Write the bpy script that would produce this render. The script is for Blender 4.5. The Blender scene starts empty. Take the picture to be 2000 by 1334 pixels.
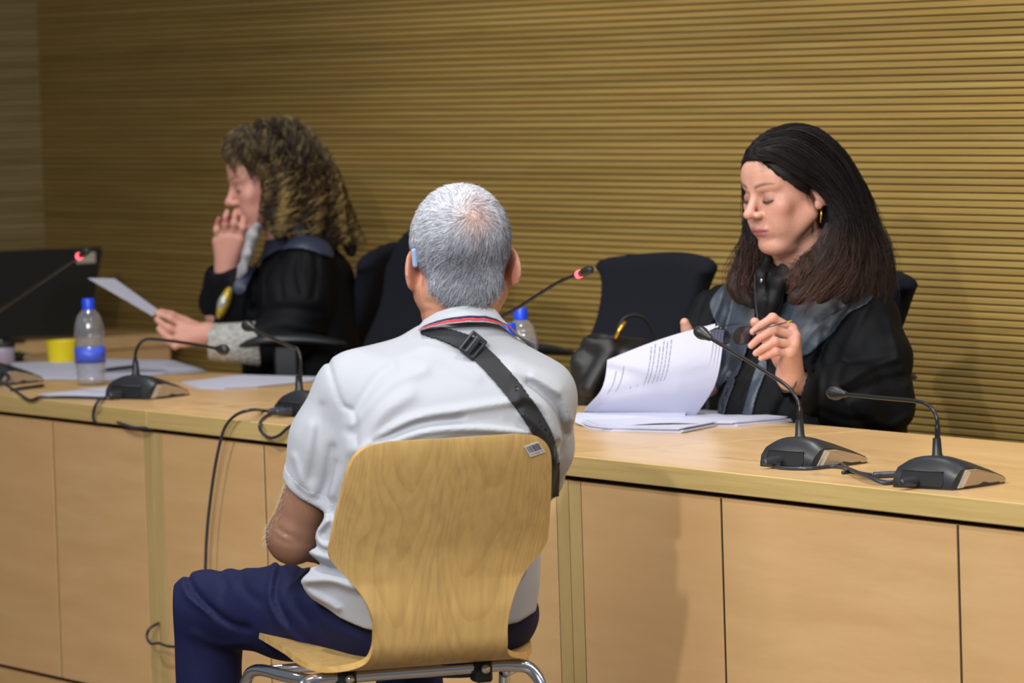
import bpy, math, random
import numpy as np
import openvdb
from mathutils import Vector, Matrix

random.seed(7)
rng = np.random.default_rng(11)
SC = bpy.context.scene
COL = SC.collection
R_ = math.radians

# ------------------------------------------------------------------ camera
CAMR = np.array([[0.5066325, -0.0348106, 0.8614591], [0.8616037, 0.0563991, -0.5044386], [-0.0310257, 0.9978013, 0.0585665]])
F_PX = 9500.0
CAMP = np.array([8.46501, -4.75289, 1.5])
cam_d = bpy.data.cameras.new('camera')
cam_d.sensor_width = 36.0
cam_d.lens = F_PX / 2000.0 * 36.0
cam_d.clip_end = 60
cam_d.dof.use_dof = True
cam_d.dof.focus_distance = 8.9
cam_d.dof.aperture_fstop = 6.3
cam = bpy.data.objects.new('camera', cam_d)
COL.objects.link(cam)
mw = Matrix.Identity(4)
for i in range(3):
    for j in range(3):
        mw[i][j] = float(CAMR[i, j])
    mw[i][3] = float(CAMP[i])
cam.matrix_world = mw
SC.camera = cam

# ------------------------------------------------------------------ light
SC.view_settings.view_transform = 'Standard'
SC.view_settings.look = 'None'
SC.view_settings.gamma = 1.0
SC.view_settings.use_curve_mapping = False
SC.view_settings.exposure = 0.0
SC.cycles.use_denoising = True
SC.cycles.max_bounces = 8
SC.cycles.transparent_max_bounces = 12
SC.cycles.sample_clamp_indirect = 3.0

world = bpy.data.worlds.new('room_ambient')
SC.world = world
world.use_nodes = True
world.node_tree.nodes['Background'].inputs[0].default_value = (0.80, 0.86, 1.0, 1)
world.node_tree.nodes['Background'].inputs[1].default_value = 0.20

def spot(name, loc, target, power, size=0.07, angle=70, blend=0.6, color=(1, 0.97, 0.92)):
    l = bpy.data.lights.new(name, 'SPOT')
    l.energy = power; l.spot_size = R_(angle); l.spot_blend = blend
    l.shadow_soft_size = size; l.color = color
    o = bpy.data.objects.new(name, l); COL.objects.link(o)
    o.location = loc
    d = Vector(target) - Vector(loc)
    o.rotation_euler = d.to_track_quat('-Z', 'Y').to_euler()
    return o

# ceiling downlights of the court room (all above and in front of the bench)
spot('downlight', (4.9, -4.5, 3.1), (0.8, -0.2, 0.8), 520, 0.07, 50, 0.6)
spot('downlight', (2.0, 0.2, 3.1), (1.2, 0.5, 0.8), 95, 0.07, 95, 0.8)
spot('downlight', (0.2, 0.15, 3.1), (0.0, 0.6, 0.8), 85, 0.07, 95, 0.8)
spot('downlight', (-1.8, 0.0, 3.1), (-2.0, 0.6, 0.8), 85, 0.07, 95, 0.8)
spot('downlight', (1.2, -1.6, 3.1), (1.0, -0.7, 0.9), 120, 0.07, 90, 0.8)
spot('downlight', (-0.6, -2.2, 3.1), (-0.8, 0.2, 0.6), 150, 0.07, 85, 0.8)
spot('downlight', (3.9, -0.2, 3.1), (1.5, 1.2, 0.9), 130, 0.07, 90, 0.8)

def area(name, loc, target, power, sx, sy, color=(1, 1, 1)):
    l = bpy.data.lights.new(name, 'AREA')
    l.shape = 'RECTANGLE'; l.size = sx; l.size_y = sy; l.energy = power; l.color = color
    o = bpy.data.objects.new(name, l); COL.objects.link(o)
    o.location = loc
    o.rotation_euler = (Vector(target) - Vector(loc)).to_track_quat('-Z', 'Y').to_euler()
    return o
area('ceiling_panel', (3.2, -3.2, 3.2), (0.5, 0, 0.8), 120, 2.4, 1.2, (0.93, 0.96, 1.0))

# ------------------------------------------------------------------ helpers
def link(o): COL.objects.link(o); return o
def tag(o, label=None, cat=None, group=None, kind=None):
    if label: o['label'] = label
    if cat: o['category'] = cat
    if group: o['group'] = group
    if kind: o['kind'] = kind
    return o
def empty(name, loc=(0, 0, 0), rz=0.0):
    o = bpy.data.objects.new(name, None); link(o)
    o.location = loc; o.rotation_euler = (0, 0, rz); o.empty_display_size = .05
    return o
def mesh_np(name, v, f, mat, parent=None, smooth=True, col=None):
    """v (n,3); f (m,k) array of equal sized faces or list of lists"""
    me = bpy.data.meshes.new(name)
    v = np.asarray(v, np.float32)
    if isinstance(f, np.ndarray):
        m, k = f.shape
        me.vertices.add(len(v)); me.vertices.foreach_set('co', v.ravel())
        me.loops.add(m * k); me.loops.foreach_set('vertex_index', f.astype(np.int32).ravel())
        me.polygons.add(m)
        me.polygons.foreach_set('loop_start', np.arange(0, m * k, k, dtype=np.int32))
        me.polygons.foreach_set('loop_total', np.full(m, k, np.int32))
        me.update(calc_edges=True)
    else:
        me.from_pydata([tuple(map(float, q)) for q in v], [], [list(map(int, q)) for q in f])
    if smooth:
        me.polygons.foreach_set('use_smooth', [True] * len(me.polygons))
    if col is not None:
        ca = me.color_attributes.new('Col', 'FLOAT_COLOR', 'POINT')
        c4 = np.ones((len(v), 4), np.float32); c4[:, :3] = col
        ca.data.foreach_set('color', c4.ravel())
    me.update()
    if mat: me.materials.append(mat)
    o = bpy.data.objects.new(name, me); link(o)
    if parent is not None: o.parent = parent
    return o

class MB:
    """collects simple shapes into one mesh"""
    def __init__(s): s.v = []; s.f = []
    def raw(s, v, f):
        b = len(s.v); s.v += [tuple(map(float, q)) for q in v]; s.f += [[i + b for i in q] for q in f]; return s
    def box(s, lo, hi, bev=0.0):
        x0, y0, z0 = lo; x1, y1, z1 = hi
        if bev <= 0:
            v = [(x0,y0,z0),(x1,y0,z0),(x1,y1,z0),(x0,y1,z0),(x0,y0,z1),(x1,y0,z1),(x1,y1,z1),(x0,y1,z1)]
            return s.raw(v, [[0,3,2,1],[4,5,6,7],[0,1,5,4],[1,2,6,5],[2,3,7,6],[3,0,4,7]])
        b = bev; v = []; idx = {}
        for i, cx in enumerate((x0, x1)):
            for j, cy in enumerate((y0, y1)):
                for k, cz in enumerate((z0, z1)):
                    sx = b if i == 0 else -b; sy = b if j == 0 else -b; sz = b if k == 0 else -b
                    idx[(i,j,k,0)] = len(v); v.append((cx, cy+sy, cz+sz))
                    idx[(i,j,k,1)] = len(v); v.append((cx+sx, cy, cz+sz))
                    idx[(i,j,k,2)] = len(v); v.append((cx+sx, cy+sy, cz))
        I = idx; f = []
        for a in range(3):
            for e in (0, 1):
                u, w = [q for q in range(3) if q != a]
                q4 = []
                for (p, q) in ((0,0),(1,0),(1,1),(0,1)):
                    t = [0,0,0]; t[a] = e; t[u] = p; t[w] = q
                    q4.append(I[(t[0],t[1],t[2],a)])
                f.append(q4)
        for a in range(3):
            u, w = [q for q in range(3) if q != a]
            for p in (0,1):
                for q in (0,1):
                    t = [0,0,0]; t[u] = p; t[w] = q; t[a] = 0; t0 = tuple(t); t[a] = 1; t1 = tuple(t)
                    f.append([I[t0+(u,)], I[t1+(u,)], I[t1+(w,)], I[t0+(w,)]])
        for i in (0,1):
            for j in (0,1):
                for k in (0,1):
                    f.append([I[(i,j,k,0)], I[(i,j,k,1)], I[(i,j,k,2)]])
        return s.raw(v, f)
    def tube(s, pts, r, n=10, caps=True):
        pts = [Vector(p) for p in pts]; m = len(pts)
        rr = r if hasattr(r, '__len__') else [r] * m
        rings = []; up = None
        for i, p in enumerate(pts):
            t = (pts[min(i+1, m-1)] - pts[max(i-1, 0)]).normalized()
            if up is None:
                up = Vector((0,0,1)) if abs(t.z) < .9 else Vector((1,0,0))
            a = t.cross(up).normalized(); b = a.cross(t).normalized(); up = b
            rings.append([p + a * math.cos(2*math.pi*k/n) * rr[i] + b * math.sin(2*math.pi*k/n) * rr[i] for k in range(n)])
        v = [q for g in rings for q in g]
        f = [[i*n+k, i*n+(k+1)%n, (i+1)*n+(k+1)%n, (i+1)*n+k] for i in range(m-1) for k in range(n)]
        if caps:
            f.append([k for k in range(n)][::-1]); f.append([(m-1)*n+k for k in range(n)])
        return s.raw(v, f)
    def lathe(s, prof, c=(0,0,0), n=32, axis=None):
        v = []
        for r, z in prof:
            for k in range(n):
                a = 2*math.pi*k/n
                v.append(Vector((r*math.cos(a), r*math.sin(a), z)))
        if axis is not None:
            q = Vector(axis).to_track_quat('Z', 'Y'); v = [q @ p for p in v]
        v = [p + Vector(c) for p in v]
        m = len(prof)
        f = [[i*n+k, i*n+(k+1)%n, (i+1)*n+(k+1)%n, (i+1)*n+k] for i in range(m-1) for k in range(n)]
        if prof[0][0] > 1e-6: f.append([k for k in range(n)][::-1])
        if prof[-1][0] > 1e-6: f.append([(m-1)*n+k for k in range(n)])
        return s.raw(v, f)
    def loft(s, rings, caps=True):
        n = len(rings[0]); v = [q for g in rings for q in g]; m = len(rings)
        f = [[i*n+k, i*n+(k+1)%n, (i+1)*n+(k+1)%n, (i+1)*n+k] for i in range(m-1) for k in range(n)]
        if caps:
            f.append([k for k in range(n)][::-1]); f.append([(m-1)*n+k for k in range(n)])
        return s.raw(v, f)
    def build(s, name, mat, parent=None, smooth=False, angle=None):
        me = bpy.data.meshes.new(name); me.from_pydata(s.v, [], s.f); me.update()
        import bmesh
        bm = bmesh.new(); bm.from_mesh(me)
        bmesh.ops.recalc_face_normals(bm, faces=bm.faces[:])
        if smooth and angle:
            for f in bm.faces: f.smooth = True
            for e in bm.edges:
                if len(e.link_faces) == 2 and e.calc_face_angle(0) > R_(angle): e.smooth = False
        elif smooth:
            for f in bm.faces: f.smooth = True
        bm.to_mesh(me); bm.free()
        if mat: me.materials.append(mat)
        o = bpy.data.objects.new(name, me); link(o)
        if parent is not None: o.parent = parent
        return o

def crom(pts, n=8, closed=False):
    """Catmull-Rom resample"""
    P = np.asarray(pts, float); m = len(P); out = []
    segs = m if closed else m - 1
    for i in range(segs):
        if closed:
            p0, p1, p2, p3 = P[(i-1) % m], P[i], P[(i+1) % m], P[(i+2) % m]
        else:
            p0 = P[i-1] if i > 0 else 2*P[0]-P[1]; p1 = P[i]; p2 = P[i+1]
            p3 = P[i+2] if i+2 < m else 2*P[-1]-P[-2]
        for k in range(n):
            t = k / n
            out.append(.5*((2*p1)+(-p0+p2)*t+(2*p0-5*p1+4*p2-p3)*t*t+(-p0+3*p1-3*p2+p3)*t**3))
    if not closed: out.append(P[-1])
    return np.array(out)

# photograph geometry: rays of the camera met with real planes of the room
def ray(px, py): return CAMR @ np.array([(px-1000.)/F_PX, -(py-667.)/F_PX, -1.])
def on_z(px, py, z): d = ray(px, py); return CAMP + d*(z-CAMP[2])/d[2]
def on_y(px, py, y): d = ray(px, py); return CAMP + d*(y-CAMP[1])/d[1]
def at_d(px, py, D): return CAMP + ray(px, py)*D
class Frame:
    """upright working frame standing on the floor: x right, y away, z up as seen by the camera"""
    def __init__(s, px, D):
        p = at_d(px, 667, D); s.O = np.array([p[0], p[1], 0.])
        f = ray(px, 667)[:2]; f = f/np.linalg.norm(f)
        s.fw = np.array([f[0], f[1], 0.]); s.rt = np.array([f[1], -f[0], 0.])
        s.rz = math.atan2(s.rt[1], s.rt[0]); s.s = F_PX/D
    def at(s, px, py, y=0.0):
        d = ray(px, py); t = (y - (CAMP-s.O) @ s.fw)/(d @ s.fw)
        p = CAMP + d*t - s.O
        return np.array([p @ s.rt, y, p[2]])
    def local(s, P):
        p = np.asarray(P, float) - s.O
        return np.array([p @ s.rt, p @ s.fw, p[2]])
    def world(s, p): return s.O + s.rt*p[0] + s.fw*p[1] + np.array([0, 0, p[2]])
    def root(s, name): return empty(name, tuple(s.O), s.rz)

# ------------------------------------------------------------------ signed distance modelling
def smin(a, b, k):
    if k <= 0: return np.minimum(a, b)
    h = np.clip(.5+.5*(b-a)/k, 0, 1)
    return b+(a-b)*h - k*h*(1-h)
def smax(a, b, k): return -smin(-a, -b, k)
def rotz(a): c, s = math.cos(a), math.sin(a); return np.array([[c,-s,0],[s,c,0],[0,0,1.]])
def rotx(a): c, s = math.cos(a), math.sin(a); return np.array([[1.,0,0],[0,c,-s],[0,s,c]])
def roty(a): c, s = math.cos(a), math.sin(a); return np.array([[c,0,s],[0,1.,0],[-s,0,c]])

ZT_ = .74
class Sdf:
    def __init__(s, lo, hi, vs):
        s.lo = np.array(lo, float); s.vs = vs
        s.n = np.ceil((np.array(hi)-s.lo)/vs).astype(int)+1
        s.d = np.full(tuple(s.n), .1, np.float32)
        s.R = np.eye(3); s.Ri = np.eye(3); s.c = np.zeros(3); s.k = 1.0
    def local(s, R=None, c=(0,0,0), k=1.0):
        s.R = np.eye(3) if R is None else np.array(R); s.c = np.array(c, float); s.k = k; s.Ri = np.linalg.inv(s.R)
    def sub(s, lo, hi, pad):
        """grid part covering the local box lo..hi; gives slices and local coordinates"""
        cs = np.array([[(lo, hi)[i][0], (lo, hi)[j][1], (lo, hi)[k][2]] for i in (0,1) for j in (0,1) for k in (0,1)])
        w = (s.R @ (cs*s.k).T).T + s.c
        a = np.maximum(np.floor((w.min(0)-pad-s.lo)/s.vs).astype(int), 0)
        b = np.minimum(np.ceil((w.max(0)+pad-s.lo)/s.vs).astype(int)+1, s.n)
        if (b <= a).any(): return None
        ax = [(s.lo[i]+np.arange(a[i], b[i])*s.vs).astype(np.float32) for i in range(3)]
        X, Y, Z = np.meshgrid(*ax, indexing='ij')
        if not (np.allclose(s.R, np.eye(3)) and np.allclose(s.c, 0) and s.k == 1):
            X, Y, Z = X-s.c[0], Y-s.c[1], Z-s.c[2]
            Rt = s.Ri.astype(np.float32)/s.k
            X, Y, Z = (Rt[0,0]*X+Rt[0,1]*Y+Rt[0,2]*Z, Rt[1,0]*X+Rt[1,1]*Y+Rt[1,2]*Z, Rt[2,0]*X+Rt[2,1]*Y+Rt[2,2]*Z)
        return (slice(a[0], b[0]), slice(a[1], b[1]), slice(a[2], b[2])), X, Y, Z
    def put(s, g, d, k, op):
        sl = g[0]; d = (d*s.k).astype(np.float32); k = k*s.k
        s.d[sl] = smin(s.d[sl], d, k) if op == '+' else smax(s.d[sl], -d, k)
    def cone(s, a, b, ra, rb, k=.01, op='+', sq=None):
        """tapered capsule"""
        a = np.array(a, float); b = np.array(b, float); r = max(ra, rb)
        g = s.sub(np.minimum(a, b)-r, np.maximum(a, b)+r, (k+.035))
        if g is None: return
        _, X, Y, Z = g
        ab = b-a; L = max(ab @ ab, 1e-12)
        t = np.clip(((X-a[0])*ab[0]+(Y-a[1])*ab[1]+(Z-a[2])*ab[2])/L, 0, 1)
        dx, dy, dz = X-a[0]-t*ab[0], Y-a[1]-t*ab[1], Z-a[2]-t*ab[2]
        d = np.sqrt(dx*dx+dy*dy+dz*dz)-(ra+(rb-ra)*t)
        s.put(g, d, k, op)
    def chain(s, pts, rad, k=.008, op='+'):
        rad = rad if hasattr(rad, '__len__') else [rad]*len(pts)
        for i in range(len(pts)-1): s.cone(pts[i], pts[i+1], rad[i], rad[i+1], k, op)
    def ell(s, c, r, k=.01, op='+', rot=None):
        c = np.array(c, float); r = np.array(r, float); m = r.max() if rot is not None else r
        g = s.sub(c-m, c+m, k+.035)
        if g is None: return
        _, X, Y, Z = g
        X, Y, Z = X-c[0], Y-c[1], Z-c[2]
        if rot is not None:
            Q = rot.T
            X, Y, Z = (Q[0,0]*X+Q[0,1]*Y+Q[0,2]*Z, Q[1,0]*X+Q[1,1]*Y+Q[1,2]*Z, Q[2,0]*X+Q[2,1]*Y+Q[2,2]*Z)
        k0 = np.sqrt((X/r[0])**2+(Y/r[1])**2+(Z/r[2])**2)+1e-6
        k1 = np.sqrt((X/r[0]**2)**2+(Y/r[1]**2)**2+(Z/r[2]**2)**2)+1e-6
        s.put(g, k0*(k0-1)/k1, k, op)
    def box(s, c, h, r=.005, k=.005, op='+', rot=None):
        c = np.array(c, float); h = np.array(h, float)
        m = np.full(3, np.linalg.norm(h)) if rot is not None else h
        g = s.sub(c-m, c+m, k+.035)
        if g is None: return
        _, X, Y, Z = g
        X, Y, Z = X-c[0], Y-c[1], Z-c[2]
        if rot is not None:
            Q = rot.T
            X, Y, Z = (Q[0,0]*X+Q[0,1]*Y+Q[0,2]*Z, Q[1,0]*X+Q[1,1]*Y+Q[1,2]*Z, Q[2,0]*X+Q[2,1]*Y+Q[2,2]*Z)
        qx, qy, qz = np.abs(X)-h[0]+r, np.abs(Y)-h[1]+r, np.abs(Z)-h[2]+r
        d = np.sqrt(np.maximum(qx, 0)**2+np.maximum(qy, 0)**2+np.maximum(qz, 0)**2)+np.minimum(np.maximum(qx, np.maximum(qy, qz)), 0)-r
        s.put(g, d, k, op)
    def loft(s, lev, k=.02, p=2.3, op='+'):
        """lev: rows (z, cx, cy, a, b, yaw) with z rising; elliptic sections"""
        L = np.array(lev, float); L = L[np.argsort(L[:, 0])]
        zf = crom(np.c_[L], 6)
        zf = zf[np.argsort(zf[:, 0])]
        m = max(L[:, 3].max(), L[:, 4].max())
        lo = np.array([L[:, 1].min()-m, L[:, 2].min()-m, L[0, 0]-.02]); hi = np.array([L[:, 1].max()+m, L[:, 2].max()+m, L[-1, 0]+.02])
        g = s.sub(lo, hi, k+.035)
        if g is None: return
        _, X, Y, Z = g
        I = lambda j: np.interp(Z, zf[:, 0], zf[:, j]).astype(np.float32)
        cx, cy, a, b, yw = I(1), I(2), I(3), I(4), I(5)
        dx, dy = X-cx, Y-cy
        c, sn = np.cos(yw), np.sin(yw)
        u, v = c*dx+sn*dy, -sn*dx+c*dy
        rho = (np.abs(u/a)**p+np.abs(v/b)**p)**(1/p)+1e-6
        d = (rho-1)*np.minimum(a, b)*.5+(rho-1)*np.sqrt(u*u+v*v)/rho*.5
        dz = np.maximum(L[0, 0]-Z, Z-L[-1, 0])
        d = smax(d, dz, .02)
        s.put(g, d, k, op)
    def grid(s):
        ax = [(s.lo[i]+np.arange(s.n[i])*s.vs).astype(np.float32) for i in range(3)]
        return ax[0][:, None, None], ax[1][None, :, None], ax[2][None, None, :]
    def plane(s, p, nrm, k=.003):
        """keep the side below the plane"""
        X, Y, Z = s.grid(); nrm = np.array(nrm, float)/np.linalg.norm(nrm)
        s.d = smax(s.d, (X-p[0])*nrm[0]+(Y-p[1])*nrm[1]+(Z-p[2])*nrm[2], k)
    def desk_cut(s, fr, y0=.712, z0=None):
        """nothing of a sitter enters the bench: remove what lies inside it"""
        X, Y, Z = s.grid(); wy = fr.O[1]+fr.rt[1]*X+fr.fw[1]*Y
        s.d = smax(s.d, np.minimum(y0-wy, ((ZT_+.004) if z0 is None else z0)-Z), .002).astype(np.float32)
    def copy(s):
        o = Sdf.__new__(Sdf); o.__dict__.update(s.__dict__); o.d = s.d.copy(); return o
    def poly2d(s, poly, closed=True, smooth=6):
        """distance in the x-z plane to a polygon (negative inside) or to a polyline"""
        P = crom(poly, smooth, closed) if smooth else np.array(poly, float)
        x = s.lo[0]+np.arange(s.n[0])*s.vs; z = s.lo[2]+np.arange(s.n[2])*s.vs
        X, Z = np.meshgrid(x, z, indexing='ij')
        d = np.full(X.shape, 1e9); ins = np.zeros(X.shape, bool)
        n = len(P)
        for i in range(n if closed else n-1):
            a, b = P[i], P[(i+1) % n]; e = b-a; L = max(e @ e, 1e-12)
            t = np.clip(((X-a[0])*e[0]+(Z-a[1])*e[1])/L, 0, 1)
            d = np.minimum(d, (X-a[0]-t*e[0])**2+(Z-a[1]-t*e[1])**2)
            if closed:
                c = ((a[1] > Z) != (b[1] > Z))
                with np.errstate(divide='ignore', invalid='ignore'):
                    xx = (b[0]-a[0])*(Z-a[1])/(b[1]-a[1])+a[0]
                ins ^= c & (X < xx)
        d = np.sqrt(d)
        if closed: d = np.where(ins, -d, d)
        return d.astype(np.float32)[:, None, :]
    def fold(s, pts, w, amp, ylo=None, yhi=None):
        """raise (amp>0) or press (amp<0) a fold that runs along a line seen from the front"""
        pts = np.array(pts, float)
        d = s.poly2d(pts[:, [0, 2]] if pts.shape[1] == 3 else pts, False, 6)
        h = (amp*np.exp(-(d/w)**2)).astype(np.float32)
        if ylo is not None or yhi is not None:
            Y = s.grid()[1]
            m = np.ones_like(Y)
            if ylo is not None: m = m*(1/(1+np.exp(-np.clip((Y-ylo)/.01, -30, 30))))
            if yhi is not None: m = m*(1/(1+np.exp(-np.clip((yhi-Y)/.01, -30, 30))))
            s.d -= h*m
        else: s.d -= h
    def noise(s, amp, freq, seed=0, n=6):
        r = np.random.default_rng(seed); X, Y, Z = s.grid()
        a = np.zeros(tuple(s.n), np.float32)
        for i in range(n):
            k = r.normal(size=3); k = k/np.linalg.norm(k)*freq*r.uniform(.6, 1.6); ph = r.uniform(0, 6.28)
            a += np.sin(X*k[0]+Y*k[1]+Z*k[2]+ph)
        s.d += a*(amp/math.sqrt(n))
    def sample(s, P):
        q = (np.asarray(P)-s.lo)/s.vs; i = np.clip(np.floor(q).astype(int), 0, s.n-2); t = np.clip(q-i, 0, 1)
        D = s.d; out = 0
        for a in (0, 1):
            for b in (0, 1):
                for c in (0, 1):
                    w = (t[:, 0] if a else 1-t[:, 0])*(t[:, 1] if b else 1-t[:, 1])*(t[:, 2] if c else 1-t[:, 2])
                    out = out+w*D[i[:, 0]+a, i[:, 1]+b, i[:, 2]+c]
        return out
    def normal(s, P):
        e = s.vs; g = np.stack([s.sample(P+np.eye(3)[i]*e)-s.sample(P-np.eye(3)[i]*e) for i in range(3)], 1)
        return g/(np.linalg.norm(g, axis=1, keepdims=True)+1e-9)
    def project(s, P, off=0.0, it=4):
        P = np.array(P, float)
        for _ in range(it): P = P-s.normal(P)*(s.sample(P)-off)[:, None]
        return P
    def verts(s):
        bg = 3*s.vs
        g = openvdb.FloatGrid(bg)
        d = np.clip(s.d, -bg, bg)
        d[0], d[-1] = bg, bg; d[:, 0], d[:, -1] = bg, bg; d[:, :, 0], d[:, :, -1] = bg, bg
        g.copyFromArray(np.ascontiguousarray(d, np.float32))
        pts, quads = g.convertToQuads(0.0)
        return pts*s.vs+s.lo, quads[:, ::-1]
    def mesh(s, name, mat, parent, col=None, one=False):
        v, f = s.verts()
        if one:   # keep the largest connected piece only
            l = np.arange(len(v))
            while True:
                m = l[f].min(1); n_ = l.copy()
                for k in range(4): np.minimum.at(n_, f[:, k], m)
                n_ = n_[n_]
                if (n_ == l).all(): break
                l = n_
            b = np.bincount(l[f[:, 0]]).argmax(); f = f[l[f[:, 0]] == b]
            u, inv = np.unique(f, return_inverse=True); v = v[u]; f = inv.reshape(-1, 4)
        c = col(v) if col is not None else None
        return mesh_np(name, v, f, mat, parent, True, c)

def unit(v): v = np.array(v, float); return v/np.linalg.norm(v)
def mixc(a, b, t): return a+(np.asarray(b)-a)*np.clip(t, 0, 1)[:, None]

def strands(name, P, rad, colr, mat, parent, n=3, taper=True):
    """P (N,K,3) centre lines -> thin tubes, one mesh"""
    N, K, _ = P.shape
    T = np.gradient(P, axis=1); T /= np.linalg.norm(T, axis=2, keepdims=True)+1e-9
    ref = np.tile(np.array([.3, .2, .93]), (N, K, 1))
    A = np.cross(T, ref); A /= np.linalg.norm(A, axis=2, keepdims=True)+1e-9
    B = np.cross(A, T)
    rr = (rad if hasattr(rad, 'shape') else np.full(N, rad))[:, None]*(np.linspace(1, 0, K)**.6*.85+.15 if taper else np.ones(K))[None, :]
    V = np.stack([P+A*(rr*math.cos(2*math.pi*k/n))[..., None]+B*(rr*math.sin(2*math.pi*k/n))[..., None] for k in range(n)], 2)
    base = np.arange(N*(K)).reshape(N, K)*n
    q = []
    for k in range(n):
        q.append(np.stack([base[:, :-1]+k, base[:, :-1]+(k+1) % n, base[:, 1:]+(k+1) % n, base[:, 1:]+k], -1).reshape(-1, 4))
    F = np.concatenate(q)
    c = np.repeat(colr, K*n, 0) if colr.ndim == 2 else np.repeat(colr.reshape(-1, 3), n, 0)
    return mesh_np(name, V.reshape(-1, 3), F, mat, parent, True, c)
# ------------------------------------------------------------------ materials
def srgb(r, g, b):
    f = lambda c: (c/255/12.92) if c/255 <= .04045 else ((c/255+.055)/1.055)**2.4
    return (f(r), f(g), f(b))
def newmat(name):
    m = bpy.data.materials.new(name); m.use_nodes = True
    nt = m.node_tree; b = nt.nodes['Principled BSDF']; return m, nt, b
def N(nt, t, **kw):
    n = nt.nodes.new(t)
    for k, v in kw.items():
        if k.startswith('i_'): n.inputs[int(k[2:]) if k[2:].isdigit() else k[2:]].default_value = v
        else: setattr(n, k, v)
    return n
def bump(nt, b, height, strength=.2, dist=.002):
    bp = N(nt, 'ShaderNodeBump'); bp.inputs['Strength'].default_value = strength; bp.inputs['Distance'].default_value = dist
    nt.links.new(height, bp.inputs['Height']); nt.links.new(bp.outputs[0], b.inputs['Normal'])
def plain(name, col, rough=.5, metal=0., spec=.5, noise=0, nscale=60, bumps=0, bdist=.001, sheen=0, coat=0):
    m, nt, b = newmat(name)
    b.inputs['Base Color'].default_value = (*col, 1); b.inputs['Roughness'].default_value = rough
    b.inputs['Metallic'].default_value = metal; b.inputs['Specular IOR Level'].default_value = spec
    if sheen: b.inputs['Sheen Weight'].default_value = sheen
    if coat: b.inputs['Coat Weight'].default_value = coat
    if noise or bumps:
        tc = N(nt, 'ShaderNodeTexCoord'); nz = N(nt, 'ShaderNodeTexNoise')
        nz.inputs['Scale'].default_value = nscale; nz.inputs['Detail'].default_value = 4
        nt.links.new(tc.outputs['Object'], nz.inputs['Vector'])
        if noise:
            mp = N(nt, 'ShaderNodeMapRange'); mp.inputs[1].default_value = .25; mp.inputs[2].default_value = .75
            mp.inputs[3].default_value = 1-noise; mp.inputs[4].default_value = 1+noise
            nt.links.new(nz.outputs[0], mp.inputs[0])
            mx = N(nt, 'ShaderNodeVectorMath', operation='SCALE'); mx.inputs[0].default_value = col
            nt.links.new(mp.outputs[0], mx.inputs['Scale']); nt.links.new(mx.outputs[0], b.inputs['Base Color'])
        if bumps: bump(nt, b, nz.outputs[0], bumps, bdist)
    return m
def wood(name, c1, c2, c3, stretch=(1, 10, 10), scale=2.5, rough=.42, objvar=0.0, blotch=.5, coat=0.0, bumps=.05):
    """c1 base, c2 darker grain, c3 warm blotches; stretch <1 along the grain"""
    m, nt, b = newmat(name); L = nt.links.new
    tc = N(nt, 'ShaderNodeTexCoord'); mp = N(nt, 'ShaderNodeMapping'); mp.inputs['Scale'].default_value = stretch
    L(tc.outputs['Object'], mp.inputs['Vector'])
    oi = N(nt, 'ShaderNodeObjectInfo')
    ad = N(nt, 'ShaderNodeVectorMath', operation='ADD'); sc = N(nt, 'ShaderNodeVectorMath', operation='SCALE')
    cb = N(nt, 'ShaderNodeCombineXYZ')
    for i in range(3): L(oi.outputs['Random'], cb.inputs[i])
    L(cb.outputs[0], sc.inputs[0]); sc.inputs['Scale'].default_value = 37.0
    L(mp.outputs[0], ad.inputs[0]); L(sc.outputs[0], ad.inputs[1])
    n1 = N(nt, 'ShaderNodeTexNoise'); n1.inputs['Scale'].default_value = scale; n1.inputs['Detail'].default_value = 7; n1.inputs['Roughness'].default_value = .62
    L(ad.outputs[0], n1.inputs['Vector'])
    n2 = N(nt, 'ShaderNodeTexNoise'); n2.inputs['Scale'].default_value = 2.3; n2.inputs['Detail'].default_value = 3
    a2 = N(nt, 'ShaderNodeVectorMath', operation='ADD'); L(tc.outputs['Object'], a2.inputs[0])
    if objvar: L(sc.outputs[0], a2.inputs[1])
    L(a2.outputs[0], n2.inputs['Vector'])
    r1 = N(nt, 'ShaderNodeMapRange'); r1.inputs[1].default_value = .35; r1.inputs[2].default_value = .68; L(n1.outputs[0], r1.inputs[0])
    r2 = N(nt, 'ShaderNodeMapRange'); r2.inputs[1].default_value = .38; r2.inputs[2].default_value = .66; r2.inputs[4].default_value = blotch; L(n2.outputs[0], r2.inputs[0])
    m1 = N(nt, 'ShaderNodeMix', data_type='RGBA'); m1.inputs[6].default_value = (*c2, 1); m1.inputs[7].default_value = (*c1, 1); L(r1.outputs[0], m1.inputs[0])
    m2 = N(nt, 'ShaderNodeMix', data_type='RGBA'); L(m1.outputs[2], m2.inputs[6]); m2.inputs[7].default_value = (*c3, 1); L(r2.outputs[0], m2.inputs[0])
    out = m2.outputs[2]
    if objvar:
        hs = N(nt, 'ShaderNodeHueSaturation'); mr = N(nt, 'ShaderNodeMapRange'); mr.inputs[3].default_value = 1-objvar; mr.inputs[4].default_value = 1+objvar
        L(oi.outputs['Random'], mr.inputs[0]); L(mr.outputs[0], hs.inputs['Value']); L(out, hs.inputs['Color']); out = hs.outputs[0]
    L(out, b.inputs['Base Color']); b.inputs['Roughness'].default_value = rough
    if coat: b.inputs['Coat Weight'].default_value = coat; b.inputs['Coat Roughness'].default_value = .25
    if bumps: bump(nt, b, n1.outputs[0], bumps, .0008)
    return m
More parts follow.
